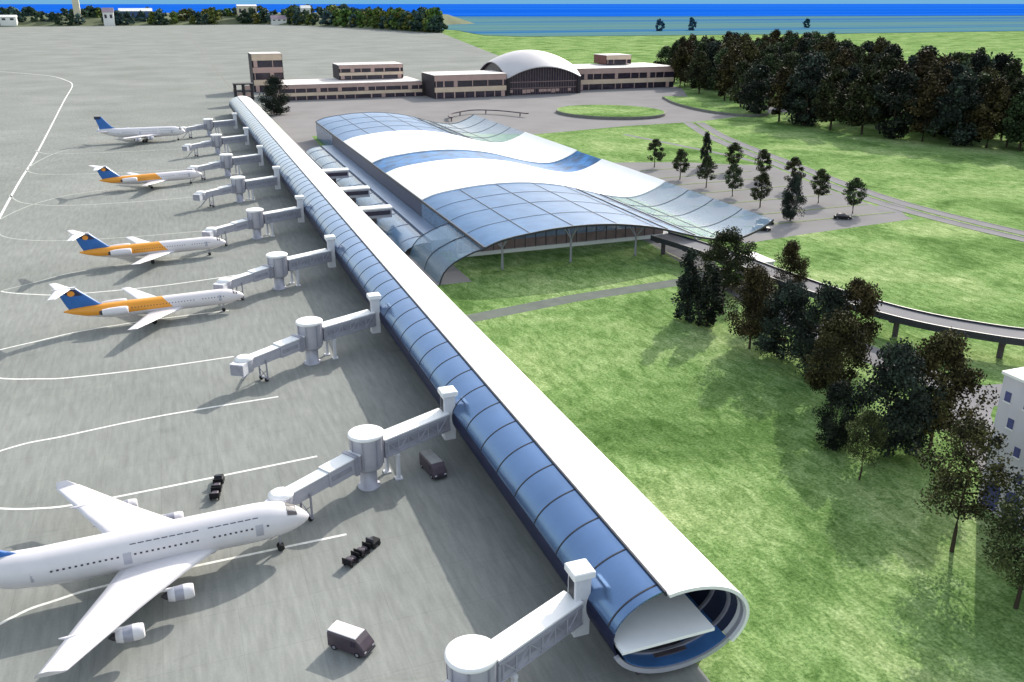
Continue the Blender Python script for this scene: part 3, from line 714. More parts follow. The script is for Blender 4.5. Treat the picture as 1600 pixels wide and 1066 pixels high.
    for s_ in (1, -1):
        mb = MB(); mb.wheel(0, 0, 0, .38, .3); wv = mb.obj('wheel', 'tyre', lg)
        wv.location = (c.x + sd.x * s_ * .75, c.y + sd.y * s_ * .75, .38); wv.rotation_euler = (0, 0, math.atan2(sd.y, sd.x) - math.pi / 2)
    mb = MB()
    for i in range(9):
        mb.box(-9.6 - i * .33, -4.0 + i * .02, 3.2 - i * .36, -9.2 - i * .33, -3.2 + i * .02, 3.26 - i * .36)
    mb.beam((-9.3, -4.0, 3.3), (-12.3, -3.9, .1), .08, .2); mb.beam((-9.3, -3.2, 3.3), (-12.3, -3.1, .1), .08, .2)
    mb.obj('side_stair', 'mid_metal', t)
    return t
DR = [(18.3, 58.6), (18.4, 103.0), (18.0, 149.3), (17.9, 196.3), (17.7, 245), (17.2, 296), (16.8, 345), (16.5, 401), (16.0, 459)]
BL = ['nearest boarding bridge, its round tower cut by the bottom picture edge', 'second boarding bridge, its cab at the nose of the big four engined airliner',
      'third boarding bridge, its cab over the empty stand', 'fourth boarding bridge, its cab at the nearest orange tailed jet', 'fifth boarding bridge, its cab at the middle orange tailed jet',
      'sixth boarding bridge, its cab over the empty stand behind two orange jets', 'seventh boarding bridge, its cab at the farthest orange tailed jet',
      'eighth boarding bridge, between the orange jet and the far blue tailed airliner', 'farthest boarding bridge, its cab at the white airliner with blue tail']
br0 = make_bridge()
for i, (x, y) in enumerate(DR):
    b_ = br0 if i == 0 else copy_tree(br0)
    b_.location = (x, y, 0); b_['label'] = BL[i]

# ------------------------------------------------------------------ aircraft
def ring_yz(x, r, zc, n=28, fy=1.):
    return [(x, r * fy * math.cos(2 * math.pi * i / n), zc + r * math.sin(2 * math.pi * i / n)) for i in range(n)]
def foil(le, chord, thick, y, z, n=9, vertical=False):
    """airfoil loop in the x direction (nose towards +x)"""
    up, lo = [], []
    for i in range(n + 1):
        t = i / n; th = 5 * thick * (.2969 * math.sqrt(t) - .126 * t - .3516 * t * t + .2843 * t ** 3 - .1015 * t ** 4) * chord
        up.append((le - t * chord, th)); lo.append((le - t * chord, -th))
    loop = up + lo[-1:0:-1]
    if vertical: return [(x, y + h, z) for x, h in loop]
    return [(x, y, z + h) for x, h in loop]
def cabin_windows(x0, x1, step, r, zc, ang, skip=(), sz=(.12, .10)):
    mb = MB(); x = x0
    while x < x1:
        if not any(a < x < b for a, b in skip):
            for s_ in (1, -1):
                c, sn = math.cos(R(ang)), math.sin(R(ang)); rr = r + .012
                p = Vector((x, s_ * rr * c, zc + rr * sn)); tz = Vector((0, -s_ * sn, c)) * sz[1]
                mb.add([p - Vector((sz[0], 0, 0)) - tz, p + Vector((sz[0], 0, 0)) - tz, p + Vector((sz[0], 0, 0)) + tz, p - Vector((sz[0], 0, 0)) + tz], [(0, 1, 2, 3)])
        x += step
    return mb
def skin_patch(mb, x0, x1, a0, a1, rr, zc):
    for s_ in (1, -1):
        P_ = [(x, s_ * rr * math.cos(R(a0 + (a1 - a0) * k / 5)), zc + rr * math.sin(R(a0 + (a1 - a0) * k / 5))) for x in (x0, x1) for k in range(6)]
        mb.add(P_, [(k, k + 1, 7 + k, 6 + k) for k in range(5)])
def gear(parent, x, y, ztop, wheels, r=.45, name='landing_gear'):
    mb = MB(); mb.beam((x, y, r), (x, y, ztop), .22, .22, 0, (1, 0, 0)); g = mb.obj(name, 'mid_metal', parent)
    for dx, dy in wheels:
        mb = MB(); mb.wheel(x + dx, y + dy, r, r, .3); mb.obj('wheel', 'tyre', g)
def make_big():
    t = thing('airliner', '-', 'airliner', (0, 0, 0), 0, 'white four engined airliners')
    zc, r = 4.3, 2.2
    pr = [(0, .06, -.55), (-.25, .46, -.5), (-.8, .92, -.38), (-1.7, 1.42, -.22), (-2.9, 1.83, -.08), (-4.4, 2.1, 0), (-6, r, 0), (-25, r, 0), (-28, 2.1, .08), (-31, 1.95, .38), (-34, 1.4, .8), (-36.5, .85, 1.15), (-38.2, .3, 1.4)]
    mb = MB(); mb.loft([ring_yz(x, rr, zc + dz, 36) for x, rr, dz in pr], 0, True, True, True); f = mb.obj('fuselage', 'plane_white', t)
    cabin_windows(-27, -4.5, .58, r, zc, 14, [(-12.5, -11.3), (-20.3, -19.2), (-6.4, -5.4)]).objs('cabin_window', 'plane_dark', f)
    cabin_windows(-19, -6, .8, r, zc, 43, [(-12.5, -11.3)], (.3, .05)).objs('upper_marking', 'plane_dark', f)
    mb = MB()
    for x, rr in ((-5.9, r), (-19.7, r), (-28.6, r * .93)): skin_patch(mb, x - .42, x + .42, -14, 22, rr + .012, zc + (0 if x > -27 else .13))
    mb.objs('door', 'pale_metal', f)
    # cockpit glazing
    mb = MB()
    for a0, a1 in ((58, 76), (80, 100), (104, 122), (36, 54), (126, 144)):
        def cp(x, rr, dz, a): return (x, (rr + .03) * math.cos(R(a)), zc + dz + (rr + .03) * math.sin(R(a)))
        mb.add([cp(-1.5, 1.34, -.25, a0), cp(-1.5, 1.34, -.25, a1), cp(-2.6, 1.76, -.11, a1), cp(-2.6, 1.76, -.11, a0)], [(0, 1, 2, 3)])
    mb.objs('cockpit_window', 'plane_dark', f)
    for s_ in (1, -1):
        secs = [foil(-10.2, 10.4, .105, s_ * 1.5, zc - 1.3), foil(-14.2, 7.9, .1, s_ * 5.4, zc - .95), foil(-18.8, 5.6, .095, s_ * 10.4, zc - .65), foil(-25.0, 2.7, .09, s_ * 17.8, zc - .25)]
        mb = MB(); mb.loft(secs, 0, True, True, True); wg = mb.obj('wing', 'plane_white', t)
        mb = MB(); mb.loft([foil(-25.1, 2.6, .08, s_ * 17.8, zc - .25), foil(-26.3, 1.2, .08, s_ * 18.2, zc + .4)], 0, True, True, True); mb.obj('winglet', 'plane_white', wg)
        mb = MB()
        for (x0, y0, z0), ch in (((-20.6, 4.6, zc - 1.45), 2.6), ((-22.3, 8.2, zc - 1.05), 2.4), ((-25.0, 12.6, zc - .45), 2.0)):
            mb.tube([(x0 + ch * .5, s_ * y0, z0), (x0, s_ * y0, z0 - .18), (x0 - ch * .5, s_ * y0, z0 + .05)], [.06, .26, .05], 8)
        mb.objs('flap_fairing', 'plane_white', wg)
        for ex, ey, ez in ((-13.9, 7.6, 2.45), (-18.9, 12.6, 2.6)):
            def er(prof, n=24): return [[(ex + x * .85, s_ * ey + rr * .84 * math.cos(2 * math.pi * i / n), ez + rr * .84 * math.sin(2 * math.pi * i / n)) for i in range(n)] for x, rr in prof]
            mb = MB(); mb.loft(er([(.25, .66), (.36, .74), (.25, .86), (-.2, .96), (-.85, .98)]), 0, False, True, True); mb.loft(er([(.25, .66), (-.1, .68)]), 0, False, True, True)
            en = mb.obj('engine', 'plane_white', t)
            mb = MB(); mb.loft(er([(-.86, .975), (-1.9, .93)]), 0, False, True, True); mb.obj('shade_ring', 'mid_metal', en)  # grey ring, shading round the middle of the engine put into colour
            mb = MB(); mb.loft(er([(-1.9, .94), (-2.7, .74), (-2.72, .6)]), 0, False, True, True); mb.obj('rear_cowl', 'plane_white', en)
            mb = MB(); mb.loft(er([(-2.3, .55), (-3.0, .45), (-3.5, .08)]), 0, True, True, True); mb.obj('exhaust', 'plane_dark', en)
            mb = MB(); mb.loft(er([(-.08, .67), (-.05, .2), (.18, .03)]), 0, True, True, True); mb.obj('fan', 'plane_dark', en)
            mb = MB(); mb.loft([foil(ex - .3, 4.2, .06, s_ * ey, ez + .62, 6, True), foil(ex - 1.6, 3.6, .06, s_ * ey, zc - .98 + (ey - 7.6) * .05, 6, True)], 0, True, True, False); mb.obj('pylon', 'plane_white', en)
        mb = MB(); mb.loft([foil(-32.2, 4.2, .09, s_ * .9, zc + .9), foil(-36.6, 1.7, .09, s_ * 6.4, zc + 1.5)], 0, True, True, True); mb.obj('tailplane', 'plane_white', t)
    mb = MB(); mb.loft([foil(-29.2, 7.6, .07, 0, zc + 1.9, 9, True), foil(-31.4, 5.4, .085, 0, zc + 3.0, 9, True), foil(-35.2, 3.0, .09, 0, zc + 7.6, 9, True)], 0, True, True, True); fin = mb.obj('fin', 'plane_blue', t)
    mb = MB(); mb.loft([foil(-34.9, 3.3, .1, 0, zc + 6.4, 9, True), foil(-35.25, 3.05, .1, 0, zc + 7.65, 9, True)], 0, True, True, True); mb.obj('fin_tip', 'plane_navy', fin)
    mb = MB(); mb.loft([ring_yz(x, rr, zc - 1.0, 20, 1.25) for x, rr in ((-9, .3), (-11, 1.5), (-19, 1.6), (-22, .4))], 0, True, True, True); mb.obj('belly_fairing', 'plane_white', f)
    gear(t, -3.6, 0, zc - 1.9, [(0, .32), (0, -.32)], .42, 'nose_gear')
    for s_ in (1, -1): gear(t, -18.0, s_ * 2.6, zc - 1.1, [(-.6, .4), (-.6, -.4), (.6, .4), (.6, -.4)], .5, 'main_gear')
    return t
def make_tjet():
    t = thing('jet', '-', 'jet', (0, 0, 0), 0, 'orange and white jets with T shaped tails')
    zc, r = 3.05, 1.5
    pr = [(0, .05, -.3), (-.25, .38, -.28), (-.8, .72, -.2), (-1.7, 1.08, -.1), (-3, 1.36, -.02), (-4.4, r, 0), (-22, r, 0), (-25, 1.36, .12), (-28, 1.0, .4), (-30.5, .55, .62), (-32, .12, .75)]
    mb = MB(); mb.loft([ring_yz(x, rr, dz, 32) for x, rr, dz in pr], 0, True, True, True); f = mb.obj('fuselage', 'plane_two_tone', t); f.location = (0, 0, zc)
    cabin_windows(-20.5, -3.6, .55, r, 0, 16, [(-9, -8.2)], (.09, .085)).objs('cabin_window', 'plane_dark', f)
    mb = MB()
    for a0, a1 in ((60, 86), (94, 120), (34, 55), (125, 146)):
        def cp(x, rr, dz, a): return (x, (rr + .03) * math.cos(R(a)), dz + (rr + .03) * math.sin(R(a)))
        mb.add([cp(-1.3, .93, -.14, a0), cp(-1.3, .93, -.14, a1), cp(-2.1, 1.18, -.07, a1), cp(-2.1, 1.18, -.07, a0)], [(0, 1, 2, 3)])
    mb.objs('cockpit_window', 'plane_dark', f)
    mb = MB(); skin_patch(mb, -4.95, -4.4, -16, 28, r + .01, 0)
    mb.objs('door', 'pale_metal', f)
    for s_ in (1, -1):
        secs = [foil(-11.2, 6.4, .12, s_ * .9, zc - .95), foil(-14.2, 4.6, .11, s_ * 4.6, zc - .68), foil(-20.2, 1.7, .1, s_ * 13.6, zc + .15)]
        mb = MB(); mb.loft(secs, 0, True, True, True); mb.obj('wing', 'plane_white', t)
        ex, ey, ez = -21.2, s_ * 2.5, zc + .45
        def er(prof, n=20): return [[(ex + x, ey + rr * math.cos(2 * math.pi * i / n), ez + rr * math.sin(2 * math.pi * i / n)) for i in range(n)] for x, rr in prof]
        mb = MB(); mb.loft(er([(-.1, .55), (.05, .62), (-.3, .76), (-1.5, .8), (-3.4, .74), (-4.4, .58)]), 0, False, True, True); mb.loft(er([(-.1, .55), (-.4, .55)]), 0, False, True, True); en = mb.obj('engine', 'plane_white', t)
        mb = MB(); mb.loft(er([(-.38, .56), (-.35, .2), (-.1, .03)]), 0, True, True, True); mb.obj('fan', 'plane_dark', en)
        mb = MB(); mb.loft(er([(-4.2, .56), (-4.3, .5), (-4.9, .3)]), 0, True, True, True); mb.obj('exhaust', 'plane_dark', en)
        mb = MB(); mb.loft([foil(ex - .8, 2.6, .1, s_ * 1.2, ez, 6), foil(ex - .9, 2.5, .1, s_ * 1.9, ez, 6)], 0, True); mb.obj('pylon', 'plane_white', en)
        mb = MB(); mb.loft([foil(-29.9, 2.9, .1, s_ * .0, zc + 5.0), foil(-32.6, 1.35, .1, s_ * 5.4, zc + 4.85)], 0, True, True, True); mb.obj('tailplane', 'plane_white', t)
    mb = MB(); mb.loft([foil(-24.2, 6.8, .06, 0, zc + .9, 9, True), foil(-25.8, 5.6, .085, 0, zc + 1.7, 9, True), foil(-29.4, 3.3, .1, 0, zc + 5.0, 9, True)], 0, True, True, True); fin = mb.obj('fin', 'plane_blue', t)
    mb = MB(); mb.loft([foil(-28.0, 3.75, .12, 0, zc + 3.55, 9, True), foil(-29.38, 3.35, .115, 0, zc + 4.9, 9, True)], 0, True, True, True); mb.obj('fin_band', 'plane_navy', fin)
    mb = MB()
    for s_ in (1, -1):
        c = (-30.3, s_ * .235, zc + 4.05); n = 18
        mb.add([(c[0] + .62 * math.cos(2 * math.pi * i / n), c[1], c[2] + .52 * math.sin(2 * math.pi * i / n)) for i in range(n)] + [(c[0] + .62 * math.cos(2 * math.pi * i / n), c[1] - s_ * .1, c[2] + .52 * math.sin(2 * math.pi * i / n)) for i in range(n)],
               [tuple(range(n))] + [(i, (i + 1) % n, n + (i + 1) % n, n + i) for i in range(n)])
    mb.objs('emblem', 'plane_orange', fin)
    mb = MB(); mb.loft([[(-29.4, y, zc + 5.02 + z) for y, z in ((-.3, -.2), (.3, -.2), (.3, .2), (-.3, .2))], [(-33.4, y, zc + 5.02 + z) for y, z in ((-.08, -.08), (.08, -.08), (.08, .08), (-.08, .08))]], 0, True); mb.obj('tail_bullet', 'plane_white', t)
    gear(t, -4.1, 0, zc - 1.2, [(0, .22), (0, -.22)], .33, 'nose_gear')
    for s_ in (1, -1): gear(t, -17.0, s_ * 2.2, zc - .8, [(0, .25), (0, -.25)], .42, 'main_gear')
    return t
big = make_big(); big.location = (9.2, 92.3, 0); big.rotation_euler = (0, 0, R(2.4))
big['label'] = 'big white four engined airliner in the lower left, tail cut by the picture edge'
b2 = copy_tree(big); b2.location = (5., 448., 0); b2.rotation_euler = (0, 0, R(-3)); b2['label'] = 'farthest white airliner with plain white body and blue fin'
tj = make_tjet()
for i, (x, y, rz, lb) in enumerate([(9.4, 184.6, 4.0, 'nearest of the three orange and white T-tailed jets'), (8.9, 231.5, 4., 'middle one of the three orange and white T-tailed jets'), (7.6, 334.5, 11., 'farthest of the three orange and white T-tailed jets')]):
    o = tj if i == 0 else copy_tree(tj)
    o.location = (x, y, 0); o.rotation_euler = (0, 0, R(rz)); o['label'] = lb; o.scale = (1.06, 1.04, 1.06)

# ------------------------------------------------------------------ apron vehicles
def wheel_parts(t, spots, r, w_=.24):
    for x, y in spots:
        mb = MB(); mb.wheel(x, y, r, r, w_); wv = mb.obj('wheel', 'tyre', t)
        mb = MB(); mb.wheel(x, y + (w_ * .5 if y > 0 else -w_ * .5), r, r * .5, .04, 0, 12); mb.obj('rim', 'mid_metal', wv)
def make_van(name, label, x, y, rz, L, Wd, Hh, body, roof):
    t = thing(name, label, 'van', (x, y, .012), rz)
    l, w2 = L / 2, Wd / 2
    sec = lambda k, zt, zs: [(-w2 * k, .32), (-w2 * k, zs), (-w2 * k * .9, zt - .06), (w2 * k * .9, zt - .06), (w2 * k, zs), (w2 * k, .32)]
    st = [(-l, .96, Hh, Hh - .25), (-l + .1, 1, Hh, Hh - .22), (l - 1.0, 1, Hh, Hh - .22), (l - .55, .97, Hh * .8, Hh * .62), (l - .08, .95, Hh * .52, Hh * .46), (l, .9, Hh * .46, Hh * .40)]
    mb = MB(); mb.loft([[(xx, yy, zz) for yy, zz in sec(k, zt, zs)] for xx, k, zt, zs in st], 0, True); b_ = mb.obj('body', body, t)
    mb = MB(); mb.loft([[(xx, yy, zz) for yy, zz in ((-w2 * .97, Hh - .2), (-w2 * .82, Hh - .02), (0, Hh + .05), (w2 * .82, Hh - .02), (w2 * .97, Hh - .2))] for xx in (-l - .02, l - .98)], 0, True, True, False); mb.obj('roof', roof, t)
    mb = MB(); mb.add([(l - .97, -w2 * .82, Hh - .2), (l - .97, w2 * .82, Hh - .2), (l - .5, w2 * .86, Hh * .72), (l - .5, -w2 * .86, Hh * .72)], [(0, 1, 2, 3)]); mb.obj('windscreen', 'window_dark', b_)
    for s_ in (1, -1):
        mb = MB(); mb.box(l - 1.5, s_ * w2 * 1.01 - .01, Hh * .55, l - .95, s_ * w2 * 1.01 + .01, Hh * .82); mb.obj('side_window', 'window_dark', b_)
        mb = MB(); mb.box(l - .05, s_ * w2 * .68 - .14, Hh * .3, l + .02, s_ * w2 * .68 + .14, Hh * .38); mb.obj('headlight', 'white_metal', b_)
    mb = MB(); mb.box(l - .02, -w2 * .9, .3, l + .1, w2 * .9, .52); mb.obj('bumper', 'dark_steel', b_)
    wheel_parts(t, [(l - .8, w2 - .1), (l - .8, -w2 + .1), (-l + .75, w2 - .1), (-l + .75, -w2 + .1)], .34)
    return t
make_van('delivery_van', 'dark plum van with pale roof parked on the open apron near the bottom edge', 10.1, 72.3, R(-46), 4.3, 2.0, 2.1, 'van_plum', 'van_roof')
make_van('service_van', 'dark van with grey roof standing in the shadow beside the glass pier', 27.4, 103.6, R(-82), 5.0, 2.0, 2.2, 'van_plum', 'truck_grey')
def make_train():
    t = thing('baggage_train', '-', 'baggage train', (0, 0, .012), 0, 'baggage trains on the apron')
    mb = MB(); mb.chamfer_box(1.5, -.6, .25, 3.0, .6, .85, .1); b_ = mb.obj('tug', 'car_black', t)
    mb = MB(); mb.box(1.55, -.5, .86, 1.75, .5, 1.35); mb.obj('seat', 'dark_steel', b_)
    mb = MB(); mb.beam((2.3, .0, .8), (2.0, 0, 1.25), .06, .06, 0, (0, 1, 0)); mb.lathe([(.2, 1.22), (.2, 1.26)], 12, (2.0, 0)); mb.obj('steering_wheel', 'dark_steel', b_)
    for cx in (.2, -1.9):
        mb = MB(); mb.box(cx - .85, -.62, .38, cx + .85, .62, .5)
        for sx in (-.8, .8):
            mb.box(cx + sx - .04, -.6, .5, cx + sx + .04, .6, 1.15)
        mb.beam((cx + .85, 0, .42), (cx + 1.25, 0, .42), .07, .07); c_ = mb.obj('cart', 'car_black', t)
        mb = MB(); mb.chamfer_box(cx - .6, -.45, .51, cx + .05, .45, 1.0, .1); mb.chamfer_box(cx + .1, -.4, .51, cx + .62, .4, .85, .1); mb.objs('luggage', 'van_plum', c_)
        for sx in (-.55, .55):
            for sy in (-.5, .5):
                mb = MB(); mb.wheel(cx + sx, sy, .2, .2, .12, 0, 10); mb.obj('wheel', 'tyre', c_)
    for sx in (1.85, 2.7):
        for sy in (-.55, .55):
            mb = MB(); mb.wheel(sx, sy, .26, .26, .18, 0, 12); mb.obj('wheel', 'tyre', b_)
    return t
tr = make_train(); tr.location = (14.2, 87.6, .012); tr.rotation_euler = (0, 0, R(41)); tr['label'] = 'black baggage train on the apron right of the big airliner nose'
tr2 = copy_tree(tr); tr2.location = (-.6, 108.8, .012); tr2.rotation_euler = (0, 0, R(80)); tr2['label'] = 'black baggage train on the apron beyond the big airliner wing'

def make_car():
    t = thing('parked_car', '-', 'car', (0, 0, .02), 0, 'dark cars parked by the terminal')
    w2 = .88
    sec = lambda k, z: [(-w2 * k, .25), (-w2 * k, z * .8), (-w2 * k * .92, z), (w2 * k * .92, z), (w2 * k, z * .8), (w2 * k, .25)]
    mb = MB(); mb.loft([[(x, y, z) for y, z in sec(k, h)] for x, k, h in ((-2.2, .86, .78), (-2.05, .96, .92), (-1, 1, .95), (.8, 1, .93), (1.9, .96, .78), (2.2, .82, .62))], 0, True); b_ = mb.obj('body', 'car_black', t)
    mb = MB(); mb.loft([[(x * 1., y, z) for x, y in ((x0, -k), (x1, -k), (x1, k), (x0, k))] for x0, x1, k, z in ((-1.75, 1.05, .80, .9), (-1.2, .35, .66, 1.42))], 0, True); mb.obj('cabin', 'window_dark', b_)
    mb = MB(); mb.box(-1.18, -.65, 1.425, .33, .65, 1.46); mb.obj('roof', 'car_black', b_)
    for s_ in (1, -1):
        mb = MB(); mb.box(2.08, s_ * .6 - .15, .5, 2.16, s_ * .6 + .15, .62); mb.obj('headlight', 'white_metal', b_)
    wheel_parts(t, [(1.35, .8), (1.35, -.8), (-1.35, .8), (-1.35, -.8)], .31, .2)
    return t
car0 = make_car()
for i, (x, y, rz, lb) in enumerate([(157.6, 210.2, -38, 'black car beside the tip of the glass canopy, upper of the pair'), (151.8, 203.8, -32, 'black car beside the tip of the glass canopy, lower of the pair'), (182.8, 207.2, -35, 'black car parked alone under the rightmost lot tree')]):
    o = car0 if i == 0 else copy_tree(car0)
    o.location = (x, y, .02); o.rotation_euler = (0, 0, R(rz)); o['label'] = lb; o.scale = (1.15, 1.15, 1.15)

# ------------------------------------------------------------------ the new terminal with its wave roof
ter = thing('wave_roof_terminal', 'glass terminal with a wavy roof of white and blue bands', 'terminal', (102, 310, 0))
TO = Matrix.Translation((-102, -310, 0))
def tobj(mb, name, mats, parent=None, label=None):
    o = mb.obj(name, mats, parent or ter, label); o.data.transform(TO); return o
PX = [63, 66, 70, 78, 84, 90, 96, 102, 107, 112, 117, 121, 124.5, 127.5, 130.5, 133.5, 136.5, 139, 141.2]
PZ = [8.0, 9.1, 9.9, 10.8, 11.1, 11.1, 10.7, 9.9, 8.95, 7.6, 6.2, 5.2, 4.55, 4.15, 4.15, 4.7, 5.7, 6.8, 8.1]
prof = spline(list(zip(PX, PZ)), 4)
rz_at = lambda x: float(np.interp(x, [p[0] for p in prof], [p[1] for p in prof]))
def wave(y0, y1, up, th, x0=63, x1=141.2):
    pts = [p for p in prof if x0 <= p[0] <= x1]; n = len(pts); mb = MB()
    T_ = [(x, z + up) for x, z in pts]; B_ = [(x, z + up - th) for x, z in pts]
    mb.add([(x, y, z) for y in (y0, y1) for x, z in T_], [(i, i + 1, n + i + 1, n + i) for i in range(n - 1)], 0, True)
    mb.add([(x, y, z) for y in (y0, y1) for x, z in B_], [(i, i + 1, n + i + 1, n + i) for i in range(n - 1)], 0, True)
    for y in (y0, y1): mb.add([(x, y, z) for x, z in T_] + [(x, y, z) for x, z in B_], [(i, i + 1, n + i + 1, n + i) for i in range(n - 1)])
    for k in (0, n - 1): mb.add([(T_[k][0], y0, T_[k][1]), (B_[k][0], y0, B_[k][1]), (B_[k][0], y1, B_[k][1]), (T_[k][0], y1, T_[k][1])], [(0, 1, 2, 3)])
    return mb
tobj(wave(185.3, 240, 0, .12, 63, 121.5), 'roof_glass', 'glass_roof')
tobj(wave(185.3, 240, 0, .12, 121.6, 141.2), 'roof_tip_glass', 'glass_tip')
tobj(wave(240.05, 284.9, .25, .5), 'roof_membrane', 'white_membrane')
tobj(wave(285, 306, -.05, .2), 'roof_glass', 'glass_deep', None, 'deep blue glass band between the two white roof bands')
tobj(wave(306.1, 360, .25, .5), 'roof_membrane', 'white_membrane')
tobj(wave(360.05, 430, 0, .12, 63, 113), 'roof_glass', 'glass_roof')
tobj(wave(360.05, 430, 0, .12, 113.1, 141.2), 'roof_tip_glass', 'glass_tip')
for y in (185, 430.2):
    tobj(wave(y - .18, y + .18, .12, .5), 'edge_beam', 'dark_steel')
for y in (199, 213, 226.5, 378, 395, 412):
    tobj(wave(y - .09, y + .09, .06, .3), 'roof_purlin', 'dark_steel')
for x in (74, 85, 96.5, 107, 117, 127.5):
    z = rz_at(x); mb = MB()
    for y0, y1 in ((185.5, 239.8), (360.2, 429.8)): mb.beam((x, y0, z - .02), (x, y1, z - .02), .16, .22)
    mb.v = [tuple(TO @ Vector(p)) for p in mb.v]; mb.objs('roof_rafter', 'dark_steel', ter)
for x in (110.5, 118.5):
    z = rz_at(x); mb = MB(); mb.beam((x, 185.5, z + .16), (x, 239.5, z + .16), .22, .26); tobj(mb, 'ridge_beam', 'dark_steel')
    mb = MB(); mb.beam((x, 361, z + .16), (x, 429, z + .16), .22, .26); tobj(mb, 'ridge_beam', 'dark_steel')
mb = MB(); mb.box(62.75, 185.2, 7.45, 63.0, 430, 8.15); tobj(mb, 'eaves_gutter', 'dark_steel')
# columns with two raking branches each
for x in (70, 88, 106, 124):
    for y in (193, 222, 250, 280, 312, 345, 378, 416):
        z = rz_at(x) - .4; mb = MB(); mb.tube([(x, y, 0), (x, y, z * .55)], [.34, .24], 10)
        for dx, dy in ((-3.2, 0), (3.2, 0), (0, 4), (0, -4)):
            mb.tube([(x, y, z * .55), (x + dx, y + dy, rz_at(min(max(x + dx, 63), 141)) - .3)], [.16, .1], 8)
        tobj(mb, 'column', 'mid_metal')
mb = MB(); mb.box(63.5, 207.5, .03, 126, 428, .16); tobj(mb, 'hall_floor', 'hall_floor')
mb = MB(); mb.box(66, 236, 4.6, 108, 420, 4.9); tobj(mb, 'mezzanine', 'pale_metal')
# front and back facades following the roof, with mullions, a mauve spandrel and a white plinth
for y, sgn in ((207.2, -1), (424, 1)):
    xs = [x for x, _ in prof if 63.4 <= x <= 122]; n = len(xs); mb = MB()
    mb.add([(x, y, .9) for x in xs] + [(x, y, rz_at(x) - .22) for x in xs], [(i, i + 1, n + i + 1, n + i) for i in range(n - 1)])
    fc = tobj(mb, 'facade', 'glass_annex')
    mb = MB(); mb.box(63.4, y - .2, 1.0, 122, y + .2, 3.3); tobj(mb, 'spandrel', 'facade_mauve', fc)
    mb = MB(); mb.box(63.2, y - .6, 0, 122.4, y + .6, .95); tobj(mb, 'plinth', 'white_membrane', fc)
    x = 64.
    mb = MB()
    while x < 122:
        mb.box(x - .09, y + sgn * .22 - .09, .95, x + .09, y + sgn * .22 + .09, rz_at(x) - .25); x += 2.9
    mb.v = [tuple(TO @ Vector(p)) for p in mb.v]; mb.objs('mullion', 'dark_steel', fc)
mb = MB(); mb.box(121.9, 208, .1, 122.2, 423, 4.6); tobj(mb, 'side_wall', 'glass_annex')
# low glass annex between roof edge and pier; at the front the glass rises to meet the roof edge
AV = [(52.2, 0), (52.5, 1.1), (53.2, 2.6), (54.4, 3.9), (56.0, 5.0), (58.2, 6.0), (60.6, 6.9), (62.9, 7.4)]
AL = [(50.6, 0), (50.9, .8), (51.8, 1.7), (53.2, 2.35), (55.2, 2.8), (57.2, 3.0)]
def vault(y0, y1, pts, th=.1):
    n = len(pts); mb = MB()
    for d in (0, th):
        mb.add([(x, y, z - d) for y in (y0, y1) for x, z in pts], [(i, i + 1, n + i + 1, n + i) for i in range(n - 1)], 0, True)
    return mb
tobj(vault(186, 213, AV), 'annex_glass', 'glass_clear')
tobj(vault(213.1, 385, AL), 'annex_glass', 'glass_annex')
mb = MB(); mb.box(52.5, 228, .1, 57.2, 384, 1.6); tobj(mb, 'annex_interior', 'hall_floor')
for y in (185.8, 199, 213):
    mb = MB(); mb.tube([(x, y, z + .08) for x, z in AV], .2 if y < 186 else .11, 8); tobj(mb, 'annex_arch', 'dark_steel')
for y in (220, 234, 248, 264, 280, 296, 312, 328, 344, 360, 376, 385.1):
    mb = MB(); mb.tube([(x, y, z + .05) for x, z in AL], .09, 8); tobj(mb, 'annex_arch', 'mid_metal')
mb = MB(); mb.box(57.25, 213.2, 2.3, 58.0, 385, 2.75); tobj(mb, 'annex_gutter', 'navy_lining')
mb = MB(); mb.box(58.05, 213.2, 0.2, 62.8, 385, 3.3); tobj(mb, 'annex_ledge', 'ledge_blue')
mb = MB(); mb.box(62.85, 240.2, 3.35, 62.98, 385.2, 7.44); tobj(mb, 'clerestory', 'navy_lining')
mb = MB(); mb.box(62.82, 385.3, 0, 63.02, 429.5, 7.44); tobj(mb, 'side_wall', 'glass_annex')
mb = MB(); mb.box(62.86, 207.3, .1, 62.96, 240.1, 7.44); tobj(mb, 'side_wall', 'glass_annex')

# link bridges pier - terminal
for i, (y, lb) in enumerate([(304, 'farthest of the three white link bridges from the pier to the terminal'), (270, 'middle one of the three white link bridges from the pier to the terminal'), (240.5, 'nearest of the three white link bridges from the pier to the terminal')]):
    t = thing('link_bridge', lb, 'bridge', (49.2, y, 0), 0, 'link bridges between pier and terminal')
    mb = MB(); mb.box(-4.6, -1.6, 4.2, 4.8, 1.6, 6.7); d_ = mb.obj('corridor', 'mid_metal', t)
    mb = MB(); mb.box(-4.8, -1.8, 6.72, 5.0, 1.8, 7.1); mb.obj('roof', 'white_shell', t)
    for s_ in (1, -1):
        mb = MB(); mb.box(-3.6, s_ * 1.62 - .02, 5.0, 4.4, s_ * 1.62 + .02, 6.2); mb.obj('window', 'window_dark', d_)
    mb = MB(); mb.box(-.5, -1.2, 0, .5, 1.2, 4.18); mb.obj('pier_wall', 'plum_pier', t)

